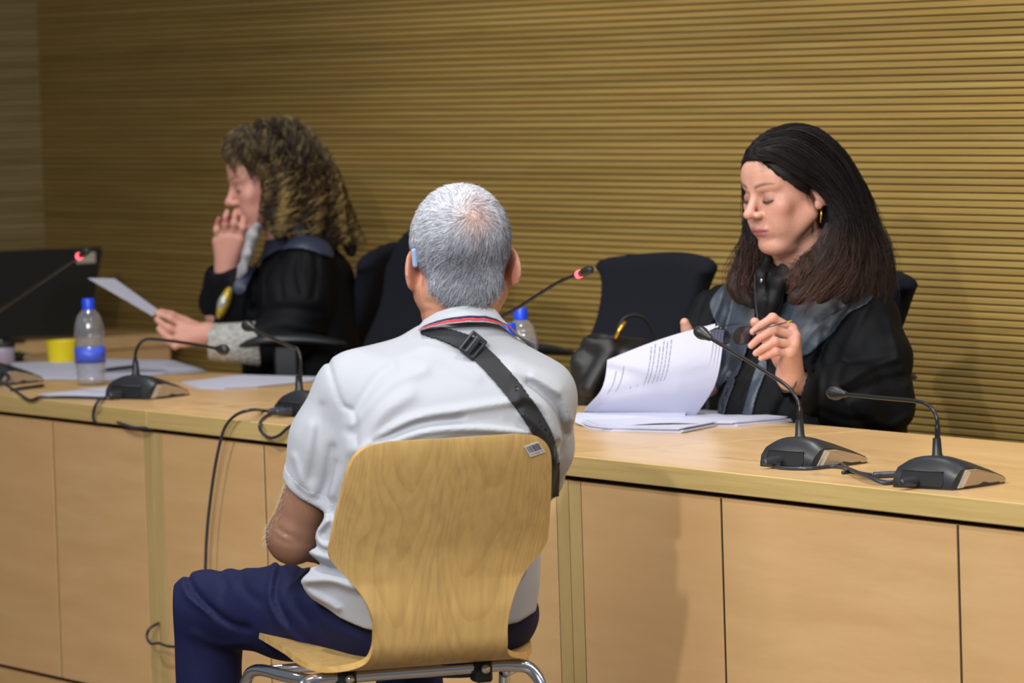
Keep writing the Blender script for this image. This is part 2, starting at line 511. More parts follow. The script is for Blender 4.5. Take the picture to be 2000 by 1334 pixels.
def ply(name, light, dark):
    """birch plywood with tall cathedral figure"""
    m, nt, b = newmat(name); L = nt.links.new
    tc = N(nt, 'ShaderNodeTexCoord'); mp = N(nt, 'ShaderNodeMapping'); mp.inputs['Scale'].default_value = (4.0, 4.0, .55); mp.inputs['Location'].default_value = (.4, 0, .2)
    L(tc.outputs['Object'], mp.inputs['Vector'])
    n1 = N(nt, 'ShaderNodeTexNoise'); n1.inputs['Scale'].default_value = 1.6; n1.inputs['Detail'].default_value = 2.0
    L(mp.outputs[0], n1.inputs['Vector'])
    M = lambda op, *v: (lambda q: ([(L(x, q.inputs[i]) if hasattr(x, 'links') else setattr(q.inputs[i], 'default_value', x)) for i, x in enumerate(v)], q.outputs[0])[1])(N(nt, 'ShaderNodeMath', operation=op))
    sp = N(nt, 'ShaderNodeSeparateXYZ'); L(tc.outputs['Object'], sp.inputs[0])
    xx = M('ADD', sp.outputs[0], M('MULTIPLY', M('SUBTRACT', n1.outputs[0], .5), .16))
    # two side by side cathedral figures: nested narrow parabolas
    fx = M('SUBTRACT', M('ABSOLUTE', M('ADD', xx, .01)), .075)
    ff = M('ADD', M('SUBTRACT', M('MULTIPLY', sp.outputs[2], 9.0), M('MULTIPLY', M('MULTIPLY', fx, fx), 620.0)), M('MULTIPLY', n1.outputs[0], 2.2))
    fr = N(nt, 'ShaderNodeMath', operation='FRACT'); L(ff, fr.inputs[0])
    cr = N(nt, 'ShaderNodeValToRGB'); e = cr.color_ramp.elements
    e[0].position = 0.0; e[0].color = (*dark, 1); e[1].position = .45; e[1].color = (*light, 1)
    x = e.new(.95); x.color = (*light, 1); x = e.new(1.0); x.color = (*dark, 1)
    L(fr.outputs[0], cr.inputs[0])
    n2 = N(nt, 'ShaderNodeTexNoise'); n2.inputs['Scale'].default_value = 3; n2.inputs['Detail'].default_value = 6
    m3 = N(nt, 'ShaderNodeMapping'); m3.inputs['Scale'].default_value = (26, 26, 1.2); L(tc.outputs['Object'], m3.inputs['Vector']); L(m3.outputs[0], n2.inputs['Vector'])
    mx = N(nt, 'ShaderNodeMix', data_type='RGBA'); r = N(nt, 'ShaderNodeMapRange'); r.inputs[1].default_value = .3; r.inputs[2].default_value = .7; r.inputs[3].default_value = .86; r.inputs[4].default_value = 1.08
    L(n2.outputs[0], r.inputs[0])
    vm = N(nt, 'ShaderNodeVectorMath', operation='SCALE'); L(cr.outputs[0], vm.inputs[0]); L(r.outputs[0], vm.inputs['Scale']); L(vm.outputs[0], b.inputs['Base Color'])
    b.inputs['Roughness'].default_value = .34; b.inputs['Coat Weight'].default_value = .15; b.inputs['Coat Roughness'].default_value = .2
    return m
def vcol(name, rough=.5, spec=.5, bumps=0, nscale=200, bdist=.0005, sheen=0, sss=0, noise=0, aniso=0):
    m, nt, b = newmat(name); L = nt.links.new
    a = N(nt, 'ShaderNodeVertexColor', layer_name='Col')
    b.inputs['Roughness'].default_value = rough; b.inputs['Specular IOR Level'].default_value = spec
    if sheen: b.inputs['Sheen Weight'].default_value = sheen
    if sss:
        b.inputs['Subsurface Weight'].default_value = sss; b.inputs['Subsurface Radius'].default_value = (1, .4, .25); b.inputs['Subsurface Scale'].default_value = .008
    out = a.outputs[0]
    if noise or bumps:
        tc = N(nt, 'ShaderNodeTexCoord'); nz = N(nt, 'ShaderNodeTexNoise'); nz.inputs['Scale'].default_value = nscale; nz.inputs['Detail'].default_value = 5
        L(tc.outputs['Object'], nz.inputs['Vector'])
        if bumps: bump(nt, b, nz.outputs[0], bumps, bdist)
        if noise:
            r = N(nt, 'ShaderNodeMapRange'); r.inputs[1].default_value = .3; r.inputs[2].default_value = .7; r.inputs[3].default_value = 1-noise; r.inputs[4].default_value = 1+noise
            L(nz.outputs[0], r.inputs[0]); vm = N(nt, 'ShaderNodeVectorMath', operation='SCALE'); L(out, vm.inputs[0]); L(r.outputs[0], vm.inputs['Scale']); out = vm.outputs[0]
    L(out, b.inputs['Base Color'])
    return m

W = {}
W['slat'] = wood('oak_slat', srgb(172,146,84), srgb(146,118,58), srgb(166,132,70), (.5, 6, 30), 3.0, .5, .10, .45)
W['slat_side'] = wood('oak_slat_side', srgb(170,148,100), srgb(130,108,62), srgb(150,120,75), (6, .5, 30), 3.0, .55, 0, .4)
W['backing'] = plain('groove_backing', srgb(112, 88, 46), .9)
W['joint'] = plain('joint_shade_olive', srgb(52, 42, 20), .8)  # shade of the open grooves, put into the strip colour
W['panel'] = wood('beech_panel', srgb(212,173,123), srgb(200,160,108), srgb(210,164,112), (.9, .9, 7), 3.0, .45, .03, .5, 0)
W['post'] = wood('beech_post', srgb(196,170,114), srgb(178,150,96), srgb(186,154,100), (7, 7, .8), 3.0, .45, .03, .4)
W['top'] = wood('beech_worktop', srgb(222,186,134), srgb(206,166,112), srgb(216,172,120), (.8, 6, 6), 3.0, .30, 0, .4, .25)
W['edge'] = wood('beech_edge', srgb(206,180,118), srgb(186,158,98), srgb(196,166,106), (.8, 8, 30), 3.0, .42, 0, .4)
W['black'] = plain('matt_black', (.006, .006, .007), .7)
W['floor'] = plain('floor_brown', srgb(110, 96, 78), .5, noise=.1, nscale=4)

# ------------------------------------------------------------------ the room
def bx(name, lo, hi, mat, parent=None, bev=0):
    return MB().box(lo, hi, bev).build(name, mat, parent)
YW = 1.5; XL = -5.0; XR = 3.4
fl = bx('floor', (XL-.1, -6.0, -.05), (6.5, YW+.2, 0.0), W['floor']); tag(fl, kind='structure')
wb = bx('wall_back', (XL-.1, YW+.010, 0), (XR, YW+.14, 3.2), W['backing']); tag(wb, kind='structure')
PITCH = .01625
def slat_mesh(L, axis, mat):
    h = PITCH-.0028; d = .0095; b = .0016
    prof = [(d, 0), (0+b, 0), (0, b*1.3), (0, h-b*1.3), (b, h), (d, h)]
    v = []; f = []
    for s in (0, L):
        for (yy, zz) in prof: v.append((s, yy, zz) if axis == 'x' else (-yy, s, zz))
    n = len(prof)
    for i in range(n-1): f.append([i, i+1, n+i+1, n+i])
    f.append(list(range(n))[::-1]); f.append([n+i for i in range(n)])
    me = bpy.data.meshes.new('slat'); me.from_pydata(v, [], f); me.materials.append(mat)
    import bmesh
    bm = bmesh.new(); bm.from_mesh(me); bmesh.ops.recalc_face_normals(bm, faces=bm.faces[:]); bm.to_mesh(me); bm.free()
    return me
sm_ = slat_mesh(XR-XL, 'x', W['slat'])
z = .001
while z < 2.35:
    o = bpy.data.objects.new('slat', sm_); link(o); o.parent = wb; o.location = (XL, YW, z); z += PITCH
wl = bx('wall_left', (XL-.14, -2.2, 0), (XL-.010, YW+.01, 3.2), W['backing']); tag(wl, kind='structure')
sl_ = slat_mesh(3.7, 'y', W['slat_side'])
z = .001
while z < 2.35:
    o = bpy.data.objects.new('slat', sl_); link(o); o.parent = wl; o.location = (XL, -2.2, z); z += PITCH

# ------------------------------------------------------------------ the long bench: three joined desk units
ZT = .74
def desk(name, x0, x1, label, fr=(.4835, 1.2155)):
    r = empty(name, (x0, 0, 0)); w = x1-x0; tag(r, label, 'desk', 'joined desk units of the long bench')
    g = .0020
    t = MB().box((g, -.012, .700), (w-g, .705, ZT), .0018).build('worktop', W['edge'], r)
    t.data.materials.append(W['top'])
    for p in t.data.polygons:
        if p.normal.z > .9: p.material_index = 1
    bx('shadow_gap', (.004, .022, .0), (w-.004, .060, .700), W['black'], r)
    pw = .0445; y0, y1 = .0, .020
    def piece(n, a, b, mat, lo=.092, hi=.690):
        return MB().box((a, y0, lo), (b, y1, hi), .0008).build(n, mat, r)
    piece('post', .0015, pw, W['post'], .0, .690); piece('post', w-pw, w-.0015, W['post'], .0, .690)
    a = pw+.003; c1 = a+fr[0]; c2 = a+fr[1]
    piece('panel', a, c1, W['panel']); piece('panel', c1+.0085, c2, W['panel']); piece('panel', c2+.0085, w-pw-.003, W['panel'])
    bx('joint_shade', (c1, .0025, .092), (c1+.0085, .021, .6885), W['joint'], r); bx('joint_shade', (c2, .0025, .092), (c2+.0085, .021, .6885), W['joint'], r)  # dark strips added in the open grooves to stand in for their shade
    bx('joint_shade', (pw, .0015, .0), (pw+.003, .021, .6885), W['joint'], r); bx('joint_shade', (w-pw-.003, .0015, .0), (w-pw, .021, .6885), W['joint'], r)
    bx('plinth', (pw+.003, .001, 0), (w-pw-.003, .021, .082), W['panel'], r)
    bx('side_board', (.004, .061, .121), (.022, .68, .699), W['post'], r); bx('side_board', (w-.022, .061, .121), (w-.004, .68, .699), W['post'], r)
    return r
desk('desk_unit', -3.97, -3.037, 'short beech desk unit at the far left end of the bench, under the lilac container', (.27, .56))
desk('desk_unit', -3.037, -1.247, 'beech bench desk unit at the left, under the water bottle and left microphone')
desk('desk_unit', -1.247, .5425, 'beech bench desk unit behind the seated man, in the middle')
desk('desk_unit', .5425, 2.333, 'beech bench desk unit at the right, under the two right-hand microphones')


# low desk that closes the end of the room, facing along the bench
r = empty('end_desk', (-3.98, 0, 0)); tag(r, 'wooden end desk carrying the black screen, behind the yellow cup', 'desk')
MB().box((-.75, -1.6, .705), (0, 1.42, .742), .002).build('worktop', W['top'], r)
MB().box((-.03, -1.59, .0), (-.008, -.11, .704), .002).build('panel', W['panel'], r)
MB().box((-.03, -.104, .0), (-.008, 1.41, .704), .002).build('panel', W['panel'], r)
MB().box((-.74, 1.39, .0), (-.032, 1.41, .704), .002).build('side_board', W['post'], r)

pf = bx('platform', (-3.9, .064, .001), (2.33, YW-.002, .12), W['floor']); pf.name = 'raised_floor_1'; tag(pf, kind='structure')  # unseen raised platform that the office chairs stand on
# ------------------------------------------------------------------ small materials
W['mic_black'] = plain('microphone_black', (.016, .018, .021), .38, noise=.1)
W['mic_dark'] = plain('microphone_port', (.004, .004, .005), .6)
W['mic_silver'] = plain('microphone_silver', srgb(176, 160, 140), .4, .35)
W['mic_edge'] = plain('microphone_bright_edge', srgb(205, 198, 188), .3, .6)
W['cable'] = plain('cable_black', (.026, .030, .042), .32)
W['neck'] = plain('gooseneck', (.022, .022, .024), .3, .4)
W['white'] = plain('paper_white', srgb(190, 192, 210), .6, noise=.03, nscale=6)
W['ink'] = plain('ink', srgb(120, 120, 138), .7)
W['yellow'] = plain('yellow_plastic', srgb(238, 214, 20), .4)
W['blue'] = plain('blue_cap', srgb(20, 70, 215), .35)
W['label_blue'] = plain('label_blue', srgb(62, 84, 200), .4, noise=.35, nscale=30)
W['label_pale'] = plain('label_pale', srgb(196, 200, 214), .45, noise=.2, nscale=50)
W['chair'] = plain('chair_fabric', (.0060, .0070, .0125), .9, noise=.25, nscale=300, bumps=.2, spec=.2)
W['chair_pl'] = plain('chair_plastic', (.012, .014, .017), .36)
W['bag'] = plain('bag_leather', (.007, .007, .008), .5, bumps=.3, nscale=120)
W['gold'] = plain('gold', srgb(220, 170, 70), .3, .9)
W['chrome'] = plain('chrome', srgb(215, 218, 225), .12, 1.0)
W['lilac'] = plain('lilac_plastic', srgb(150, 140, 160), .4)
W['green'] = plain('green_leaf', srgb(62, 98, 58), .5, noise=.3)
W['screen'] = plain('screen_black', (.010, .010, .009), .5)
W['grey_label'] = plain('grey_label', srgb(190, 182, 168), .6)
m, nt, b = newmat('clear_plastic')
out = nt.nodes['Material Output']; nt.nodes.remove(b)
tr = N(nt, 'ShaderNodeBsdfTransparent'); tr.inputs[0].default_value = (.86, .88, .92, 1)
gl = N(nt, 'ShaderNodeBsdfGlossy'); gl.inputs['Roughness'].default_value = .06
df = N(nt, 'ShaderNodeBsdfDiffuse'); df.inputs[0].default_value = (.75, .77, .82, 1)
lw = N(nt, 'ShaderNodeLayerWeight'); lw.inputs[0].default_value = .35
mr = N(nt, 'ShaderNodeMapRange'); mr.inputs[3].default_value = .08; mr.inputs[4].default_value = .6
nt.links.new(lw.outputs['Facing'], mr.inputs[0])
x1 = N(nt, 'ShaderNodeMixShader'); x2 = N(nt, 'ShaderNodeMixShader'); x2.inputs[0].default_value = .10
nt.links.new(mr.outputs[0], x1.inputs[0]); nt.links.new(tr.outputs[0], x1.inputs[1]); nt.links.new(gl.outputs[0], x1.inputs[2])
nt.links.new(x1.outputs[0], x2.inputs[1]); nt.links.new(df.outputs[0], x2.inputs[2]); nt.links.new(x2.outputs[0], out.inputs[0])
W['clear'] = m
def emis(name, col, st):
    m, nt, b = newmat(name); b.inputs['Emission Color'].default_value = (*col, 1); b.inputs['Emission Strength'].default_value = st
    b.inputs['Base Color'].default_value = (*col, 1); return m
W['red'] = emis('red_ring', (1, .05, .07), 5.0)

# ------------------------------------------------------------------ conference microphones
def mic(loc, yaw, stem_px, yplane, label, head='ball', red=False, ports=True, plugs=1):
    r = empty('microphone', loc, R_(yaw)); tag(r, label, 'microphone', 'gooseneck microphones on the bench')
    sec = [(.000, .066, .006, .008), (.006, .069, .020, .026), (.020, .071, .033, .048), (.034, .072, .036, .054), (.050, .072, .035, .053), (.080, .070, .029, .044), (.115, .066, .021, .031), (.145, .060, .012, .016), (.152, .057, .006, .008)]
    rings = []
    for y, w, hs, ht in sec:
        p = [(-w, 0)]
        for k in range(11):
            t = -1+k*.2
            zz = hs+(ht-hs)*max(0, 1-abs(t)**2.2)**.8
            p.append((t*w, zz))
        p.append((w, 0)); rings.append([(a, y, c+.0005) for a, c in p])
    MB().loft(rings).build('base', W['mic_black'], r, True, 40)
    for sd in (1, -1):
        v = []
        pr = [(.010, .003), (.030, .033), (.055, .0325), (.085, .0265), (.118, .0185), (.147, .0095), (.149, .003)]
        wy = [(.0, .0665), (.006, .069), (.020, .071), (.034, .072), (.050, .072), (.080, .070), (.115, .066), (.145, .060), (.152, .057)]
        f_ = lambda y: np.interp(y, [q[0] for q in wy], [q[1] for q in wy])
        n = len(pr)
        for off in (-.002, .0030):
            for y, zz in pr: v.append((sd*(f_(y)+off), y, zz))
        F = [list(range(n)), [n+i for i in range(n)]]+[[i, (i+1) % n, n+(i+1) % n, n+i] for i in range(n)]
        MB().raw(v, F).build('side_trim', W['mic_edge'], r)
        v2 = []
        c = np.mean(pr, 0)
        for off in (.001, .0040):
            for y, zz in pr:
                y2 = c[0]+(y-c[0])*.9+.004; z2 = c[1]+(zz-c[1])*.80-.0008
                v2.append((sd*(f_(y2)+off), y2, z2))
        MB().raw(v2, F).build('side_panel', W['mic_silver'], r)
    rp = [(-.050, .0, .005), (.044, .0, .005), (.047, .0025, .012), (.041, .0085, .030), (-.046, .0085, .030), (-.052, .0025, .012)]  # flat dark plate standing in for the shade inside the port opening
    MB().raw([(a, b-.0022, c) for a, b, c in rp]+[(a, b+.006, c) for a, b, c in rp], [[0, 1, 2, 3, 4, 5], [11, 10, 9, 8, 7, 6]]+[[i, (i+1) % 6, 6+(i+1) % 6, 6+i] for i in range(6)]).build('port_shade', W['mic_dark'], r)
    MB().tube([(a*1.03, b-.0026, c*1.02) for a, b, c in rp[3:5]+rp[5:]+rp[:1]], .0012, 6).build('port_rim', W['mic_black'], r, True)
    for k in range(plugs):
        a = -.012+k*.034
        MB().lathe([(.004, -.03), (.0062, -.028), (.0085, -.012), (.0092, .006)], (a, -.012, .013), 14, (0, 1, 0)).build('plug', W['cable'], r)
    # socket and gooseneck
    rw = Matrix.Rotation(R_(yaw), 4, 'Z'); rw.translation = Vector(loc); inv = rw.inverted()
    pts = [tuple(inv @ Vector(on_y(px, py, yplane))) for px, py in stem_px]
    s0 = Vector((pts[0][0], pts[0][1], .047))
    MB().lathe([(.0135, -.006), (.0115, .004), (.0088, .008), (.0070, .036)], tuple(s0), 18).build('stem_socket', W['mic_black'], r, True, 40)
    P = [tuple(s0+Vector((0, 0, .012)))]+pts[1:]
    C = crom(P, 8)
    tip = Vector(P[-1]); pd = (Vector(P[-1])-Vector(P[-2])).normalized()
    MB().tube(C, [.0050]*9+[.0036]*(len(C)-9), 10).build('gooseneck', W['neck'], r, True)
    if head == 'ball':
        prof = [(.0036, -.020), (.0062, -.016), (.0075, -.006), (.0100, .002), (.0122, .010), (.0126, .017), (.0112, .025), (.0080, .031), (.0035, .034), (.0, .0345)]
    else:
        prof = [(.0036, -.034), (.0066, -.030), (.0070, -.012), (.0070, -.002), (.0085, .002), (.0095, .012), (.0095, .026), (.0070, .034), (.0, .036)]
    MB().lathe(prof, tuple(tip), 18, tuple(pd)).build('microphone_head', W['mic_black'], r, True, 50)
    if red:
        g = MB().lathe([(.0070, -.006), (.0084, -.005), (.0084, .005), (.0070, .006)], tuple(tip-pd*.014), 18, tuple(pd)).build('light_ring', W['red'], r, True, 40)
        tag(g, 'glowing red ring')
    return r
mic((1.668, .030, ZT), 14, [(1830, 870), (1831, 835), (1828, 812), (1813, 792), (1785, 783), (1720, 777), (1640, 769)], .08, 'black gooseneck microphone nearest the right edge of the picture', plugs=1)
mic((1.134, .105, ZT), 10, [(1562, 843), (1562, 800), (1556, 778), (1538, 755), (1500, 729), (1440, 692), (1378, 655)], .155, 'black gooseneck microphone in front of the dark-haired woman, its head before her papers', plugs=1)
mic((-1.612, .115, ZT), 20, [(265, 722), (264, 700), (268, 680), (281, 665), (305, 663), (370, 671), (430, 682)], .17, 'black gooseneck microphone to the right of the blue-capped water bottle', plugs=1)
mic((-.800, .108, ZT), 2, [(584, 752), (587, 725), (587, 700), (581, 682), (572, 678), (535, 662), (490, 640)], .155, 'black gooseneck microphone partly hidden by the left sleeve of the seated man', plugs=2)
mic((-2.395, .10, ZT), 12, [(-70, 715), (-60, 660), (-35, 632), (0, 606), (60, 565), (110, 531), (160, 497)], .15, 'black microphone with a glowing red ring at the far left edge', head='slim', red=True)
mic((-.32, .26, ZT), 8, [(886, 800), (892, 720), (915, 665), (960, 630), (1010, 602), (1060, 570), (1098, 548), (1138, 533)], .30, 'black microphone with a glowing red ring, right of the head of the seated man', head='slim', red=True)

def cable(pts, label, name='cable', r=.0035, parent=None):
    m = MB().tube(crom(pts, 7), r, 8); o = m.build(name, W['cable'], parent, True)
    if label: tag(o, label, 'cable')
    return o
Y_ = lambda px, py, y: on_y(px, py, y)
Z_ = lambda px, py, z=ZT+.0035: on_z(px, py, z)
cable([Y_(-20, 735, .0), Y_(12, 752, -.012), Y_(36, 768, -.018), Y_(58, 781, -.018), Y_(78, 776, -.014), Z_(105, 776), Z_(140, 776), Z_(180, 777), Z_(215, 778), Z_(232, 774)], 'black cable running along the bench front edge between the two leftmost microphones')
cable([Z_(236, 775), Z_(205, 777), Y_(192, 783, -.018), Y_(183, 803, -.021), Y_(184, 822, -.018), Y_(200, 826, .000), Y_(222, 823, -.004), Y_(242, 829, -.018), Y_(262, 835, -.019), Y_(285, 836, -.014), Y_(302, 839, .0)], 'grey-sheened black cable looping over the bench edge below the left microphone')
cable([Z_(545, 806), Z_(528, 804), Z_(513, 802), Y_(490, 801, -.012), Y_(462, 810, -.022), Y_(441, 832, -.026), Y_(429, 868, -.026), Y_(418, 925, -.026), Y_(408, 1000, -.026), Y_(403, 1060, -.027), Y_(401, 1115, -.028), Y_(396, 1180, -.03), Y_(378, 1240, -.04), Y_(352, 1261, -.05), Y_(328, 1262, -.05), Y_(310, 1256, -.045), Y_(295, 1257, -.04), Y_(287, 1243, -.035), Y_(293, 1227, -.03), Y_(310, 1217, -.004)], 'long black cable hanging down the desk front above the left knee of the man')
cable([Z_(556, 806), Z_(537, 806), Z_(521, 812), Y_(508, 826, -.020), Y_(510, 842, -.022), Y_(527, 855, -.024), Y_(546, 850, -.022), Y_(562, 836, -.020), Y_(580, 828, -.018), Y_(610, 826, -.016), Z_(650, 824)], 'black cable loop hanging over the bench edge beside the left sleeve of the man')
cable([Z_(1556, 893, ZT+.012), Z_(1530, 898), Z_(1510, 902), Z_(1506, 909), Z_(1530, 914), Z_(1580, 915), Z_(1625, 911), Z_(1655, 915), Z_(1690, 929), Z_(1722, 940), Z_(1745, 941), Z_(1775, 936), Z_(1812, 928, ZT+.010)], 'black cable joining the two right-hand microphones')
cable([Z_(1600, 911), Z_(1618, 903), Z_(1640, 905), Z_(1662, 918, ZT+.009), Z_(1700, 934, ZT+.010), Z_(1730, 944), Z_(1760, 939), Z_(1800, 930)], 'second thin cable twisted around the cable of the two right-hand microphones')
c_ = cable([Z_(1706, 928, ZT+.006), Z_(1730, 927, ZT+.006), Z_(1762, 926, ZT+.006)], 'thick dark cable plug lying beside the rightmost microphone', 'cable_plug', .0055)
cable([Z_(1646, 923), Z_(1662, 921), Z_(1690, 926), Z_(1706, 928, ZT+.006)], None, 'cable', .0035, None).parent = c_
cable([Z_(-12, 722, ZT+.02), Z_(8, 728, ZT+.03), Z_(17, 737, ZT+.022), Z_(8, 748, ZT+.01), Z_(-10, 752)], 'grey loop of cable at the left picture edge, in front of the papers', r=.005)

# ------------------------------------------------------------------ bottles, cup and other things on the bench
def bottle(px, py, label, lab, water=False):
    p = on_z(px, py, ZT); r = empty('water_bottle', (p[0], p[1], ZT)); tag(r, label, 'bottle', 'blue-capped plastic water bottles')
    prof = [(.0, .004), (.022, .001), (.030, .004), (.034, .012), (.033, .022), (.035, .030), (.033, .037), (.035, .044), (.0365, .055), (.0365, .092), (.0345, .097), (.0365, .103), (.0335, .109), (.0365, .118), (.037, .130), (.034, .150), (.0275, .168), (.0175, .180), (.0125, .184), (.0125, .197), (.0, .198)]
    MB().lathe(prof, (0, 0, 0), 40).build('bottle_body', W['clear'], r, True)
    MB().lathe([(.0130, .181), (.0155, .182), (.0155, .206), (.0140, .209), (.0, .209)], (0, 0, 0), 28).build('cap', W['blue'], r, True, 40)
    g = MB().lathe([(.0371, .054), (.0373, .054), (.0373, .092), (.0371, .092)], (0, 0, 0), 40).build('label', lab, r, True)
    return r
bottle(178, 752, 'clear plastic water bottle with blue cap and blue label, on the left of the bench', W['label_blue'])
bottle(1022, 786, 'clear water bottle with pale label behind the right shoulder of the man', W['label_pale'])
bottle(999, 828, 'water bottle of which only the blue cap shows beside the collar of the man', W['label_blue'])
p = on_z(122, 709, ZT)
r = empty('cup', (p[0], p[1], ZT)); tag(r, 'yellow plastic cup behind the left water bottle', 'cup')
MB().lathe([(.0, .001), (.034, .001), (.036, .006), (.042, .056), (.0432, .058), (.0410, .0585), (.0385, .052), (.034, .008), (.0, .006)], (0, 0, 0), 36).build('cup_body', W['yellow'], r, True, 50)
p = on_z(6, 712, ZT)
r = empty('container', (p[0], p[1], ZT)); tag(r, 'pale lilac container at the left edge, beside the green leaves', 'container')
MB().lathe([(.0, .001), (.028, .001), (.031, .005), (.033, .040), (.031, .046)], (0, 0, 0), 28).build('container_body', W['lilac'], r, True, 50)
MB().lathe([(.029, .044), (.033, .046), (.033, .060), (.0, .062)], (0, 0, 0), 28).build('lid', W['screen'], r, True, 40)
MB().lathe([(.0, .0), (.006, .002), (.0, .008)], (.026, -.016, .060), 12).build('lid_glint', W['chrome'], r, True)  # chrome bead standing in for the highlight on the dark lid
p = on_z(34, 706, ZT)
r = empty('potted_plant', (p[0], p[1], ZT)); tag(r, 'small green leafy plant behind the papers at the left edge', 'plant')
MB().lathe([(.0, .001), (.016, .001), (.019, .016), (.017, .017), (.0, .014)], (0, 0, 0), 20).build('pot', W['chair_pl'], r, True, 50)
for k in range(14):
    a = k*2.4; L = .026+.008*(k % 3); up = .9-.05*k
    d = Vector((math.cos(a), math.sin(a), up)).normalized(); sd = d.cross(Vector((0, 0, 1))).normalized()
    b0 = Vector((0, 0, .012)); w = .0085
    v = [b0, b0+d*L*.5+sd*w, b0+d*L*.5+Vector((0, 0, .003)), b0+d*L*.5-sd*w, b0+d*L-Vector((0, 0, .006))]
    MB().raw(v, [[0, 1, 2], [0, 2, 3], [1, 4, 2], [2, 4, 3]]).build('leaf', W['green'], r)

def sheet(pts, label, thick=.0016, z0=ZT+.0004, mat=None, layers=1, name='paper'):
    """flat pile of paper from its corners in the photograph"""
    P = [on_z(px, py, z0) for px, py in pts]
    P = crom(P, 1, True) if False else np.array(P)
    c = P.mean(0); r = empty(name, (c[0], c[1], z0)); tag(r, label, 'paper')
    rg = np.random.default_rng(len(pts)*7+int(pts[0][0]) % 97)
    zc = 0.0
    for k in range(layers):
        th = thick/layers
        a = rg.normal()*.012*(k > 0); sc = 1-.012*k; off = rg.normal(size=2)*.004*(k > 0)
        Q = (P-c)[:, :2] @ np.array([[math.cos(a), -math.sin(a)], [math.sin(a), math.cos(a)]])*sc+off
        n = len(Q); v = [(q[0], q[1], zc) for q in Q]+[(q[0], q[1], zc+th*.9) for q in Q]
        f = [list(range(n))[::-1], [n+i for i in range(n)]]+[[i, (i+1) % n, n+(i+1) % n, n+i] for i in range(n)]
        MB().raw(v, f).build('sheet', mat or W['white'], r); zc += th
    return r
sheet([(20, 711), (215, 703), (335, 706), (402, 726), (330, 731), (215, 744), (100, 741), (38, 742)], 'spread of white papers behind the left water bottle', .004, layers=4)
sheet([(75, 771), (216, 756), (300, 756), (310, 770), (215, 776), (110, 776)], 'single white paper under the left microphone, at the bench edge', .0014)
sheet([(352, 748), (470, 734), (622, 738), (606, 746), (500, 757), (432, 761), (385, 759)], 'white papers lying between the two left-hand microphones', .003, layers=3)
o = MB().tube([on_z(22, 761, ZT+.005), on_z(84, 753, ZT+.005)], .0042, 10).build('pen', W['mic_black'], None, True); tag(o, 'dark pen lying on the bench at the far left', 'pen')
o = MB().tube([on_z(207, 722, ZT+.009), on_z(258, 716, ZT+.009)], .0040, 10).build('pen', W['mic_black'], None, True); tag(o, 'dark pen lying on the papers just right of the left water bottle', 'pen')

# papers of the right-hand lawyer: pile on the bench and the leaf being lifted
sheet([(1122, 826), (1250, 812), (1385, 808), (1548, 823), (1440, 833), (1400, 833), (1330, 846), (1190, 843), (1150, 838)], 'thick pile of white papers lying in front of the dark-haired woman', .010, layers=6, name='paper_pile')
def leaf(left, right, yl, yr, zoff, name, parent, lines=False):
    L = np.array([on_y(px, py, y) for (px, py), y in zip(left, yl)]); Rr = np.array([on_y(px, py, y) for (px, py), y in zip(right, yr)])
    L = crom(L, 6); Rr = crom(Rr, 6); n = len(L); m = 16
    nrm = np.array([-.5, -.86, .3])
    V = []
    for s_ in (0, 1):
        for i in range(n):
            for j in range(m+1):
                t = j/m; p = L[i]*(1-t)+Rr[i]*t+np.array([0, 0, .006])*math.sin(math.pi*t)*(i/n)
                V.append(p+np.array([.003, .005, -.002])*zoff+(np.array([.0002, .0004, 0]) if s_ else 0))
    b = n*(m+1); F = []
    for i in range(n-1):
        for j in range(m):
            q = [i*(m+1)+j, i*(m+1)+j+1, (i+1)*(m+1)+j+1, (i+1)*(m+1)+j]
            F.append(q); F.append([b+k for k in q[::-1]])
    o = MB().raw(V, F).build(name, W['white'], parent, True)
    if lines:
        G = np.array(V[:b]).reshape(n, m+1, 3)
        def S(u, v):
            a = min(max(v, 0), .999)*(n-1); i = int(a); a -= i; c = min(max(u, 0), .999)*m; j = int(c); c -= j
            return (G[i, j]*(1-c)+G[i, j+1]*c)*(1-a)+(G[i+1, j]*(1-c)+G[i+1, j+1]*c)*a
        mb = MB(); off = np.array([-.0003, -.0012, .0005])
        rows = [(.10, .25, .80), (.17, .30, .84), (.25, .18, .36), (.30, .40, .50), (.36, .18, .52), (.42, .04, .95), (.455, .04, .97), (.50, .05, .93), (.535, .05, .97), (.57, .05, .95), (.605, .25, .96)]
        for u, a, e in rows:
            t = a
            while t < e:
                w = rng.uniform(.02, .06); t1 = min(t+w, e)
                k = np.array([S(u, t), S(u+.007, t), S(u+.007, t1), S(u, t1)])+off
                mb.raw(k, [[0, 1, 2, 3]]); t = t1+.010
        g = mb.build('printed_lines', W['ink'], parent)
        tag(g, kind='stuff')
    return o
r = empty('lifted_pages', tuple(on_z(1240, 812, ZT+.011))); tag(r, 'white printed pages lifted and curling up in the hand of the dark-haired woman', 'paper')
r_loc = Vector(r.location)
for k in range(4):
    a = k*1.6
    o1 = leaf([(1130, 812), (1150, 790+a*.3), (1172+a*.2, 765+a), (1182+a*.4, 738+a), (1186+a*.5, 703+a)], [(1340, 808), (1356+a, 776+a*.6), (1376+a*.6, 742+a), (1388+a*.3, 700+a), (1397, 632+a*1.2)],
         [.44, .44, .45, .46, .47], [.60, .60, .60, .60, .61], k, 'page', r, lines=(k == 0))
leaf([(1128, 806), (1122, 815), (1126, 826), (1150, 834), (1178, 838)], [(1340, 804), (1338, 812), (1344, 820), (1352, 824), (1372, 828)], [.43, .40, .38, .36, .34], [.60, .59, .57, .55, .50], 0, 'page', r)
for ch in r.children: ch.matrix_parent_inverse = Matrix.Translation(-r_loc)
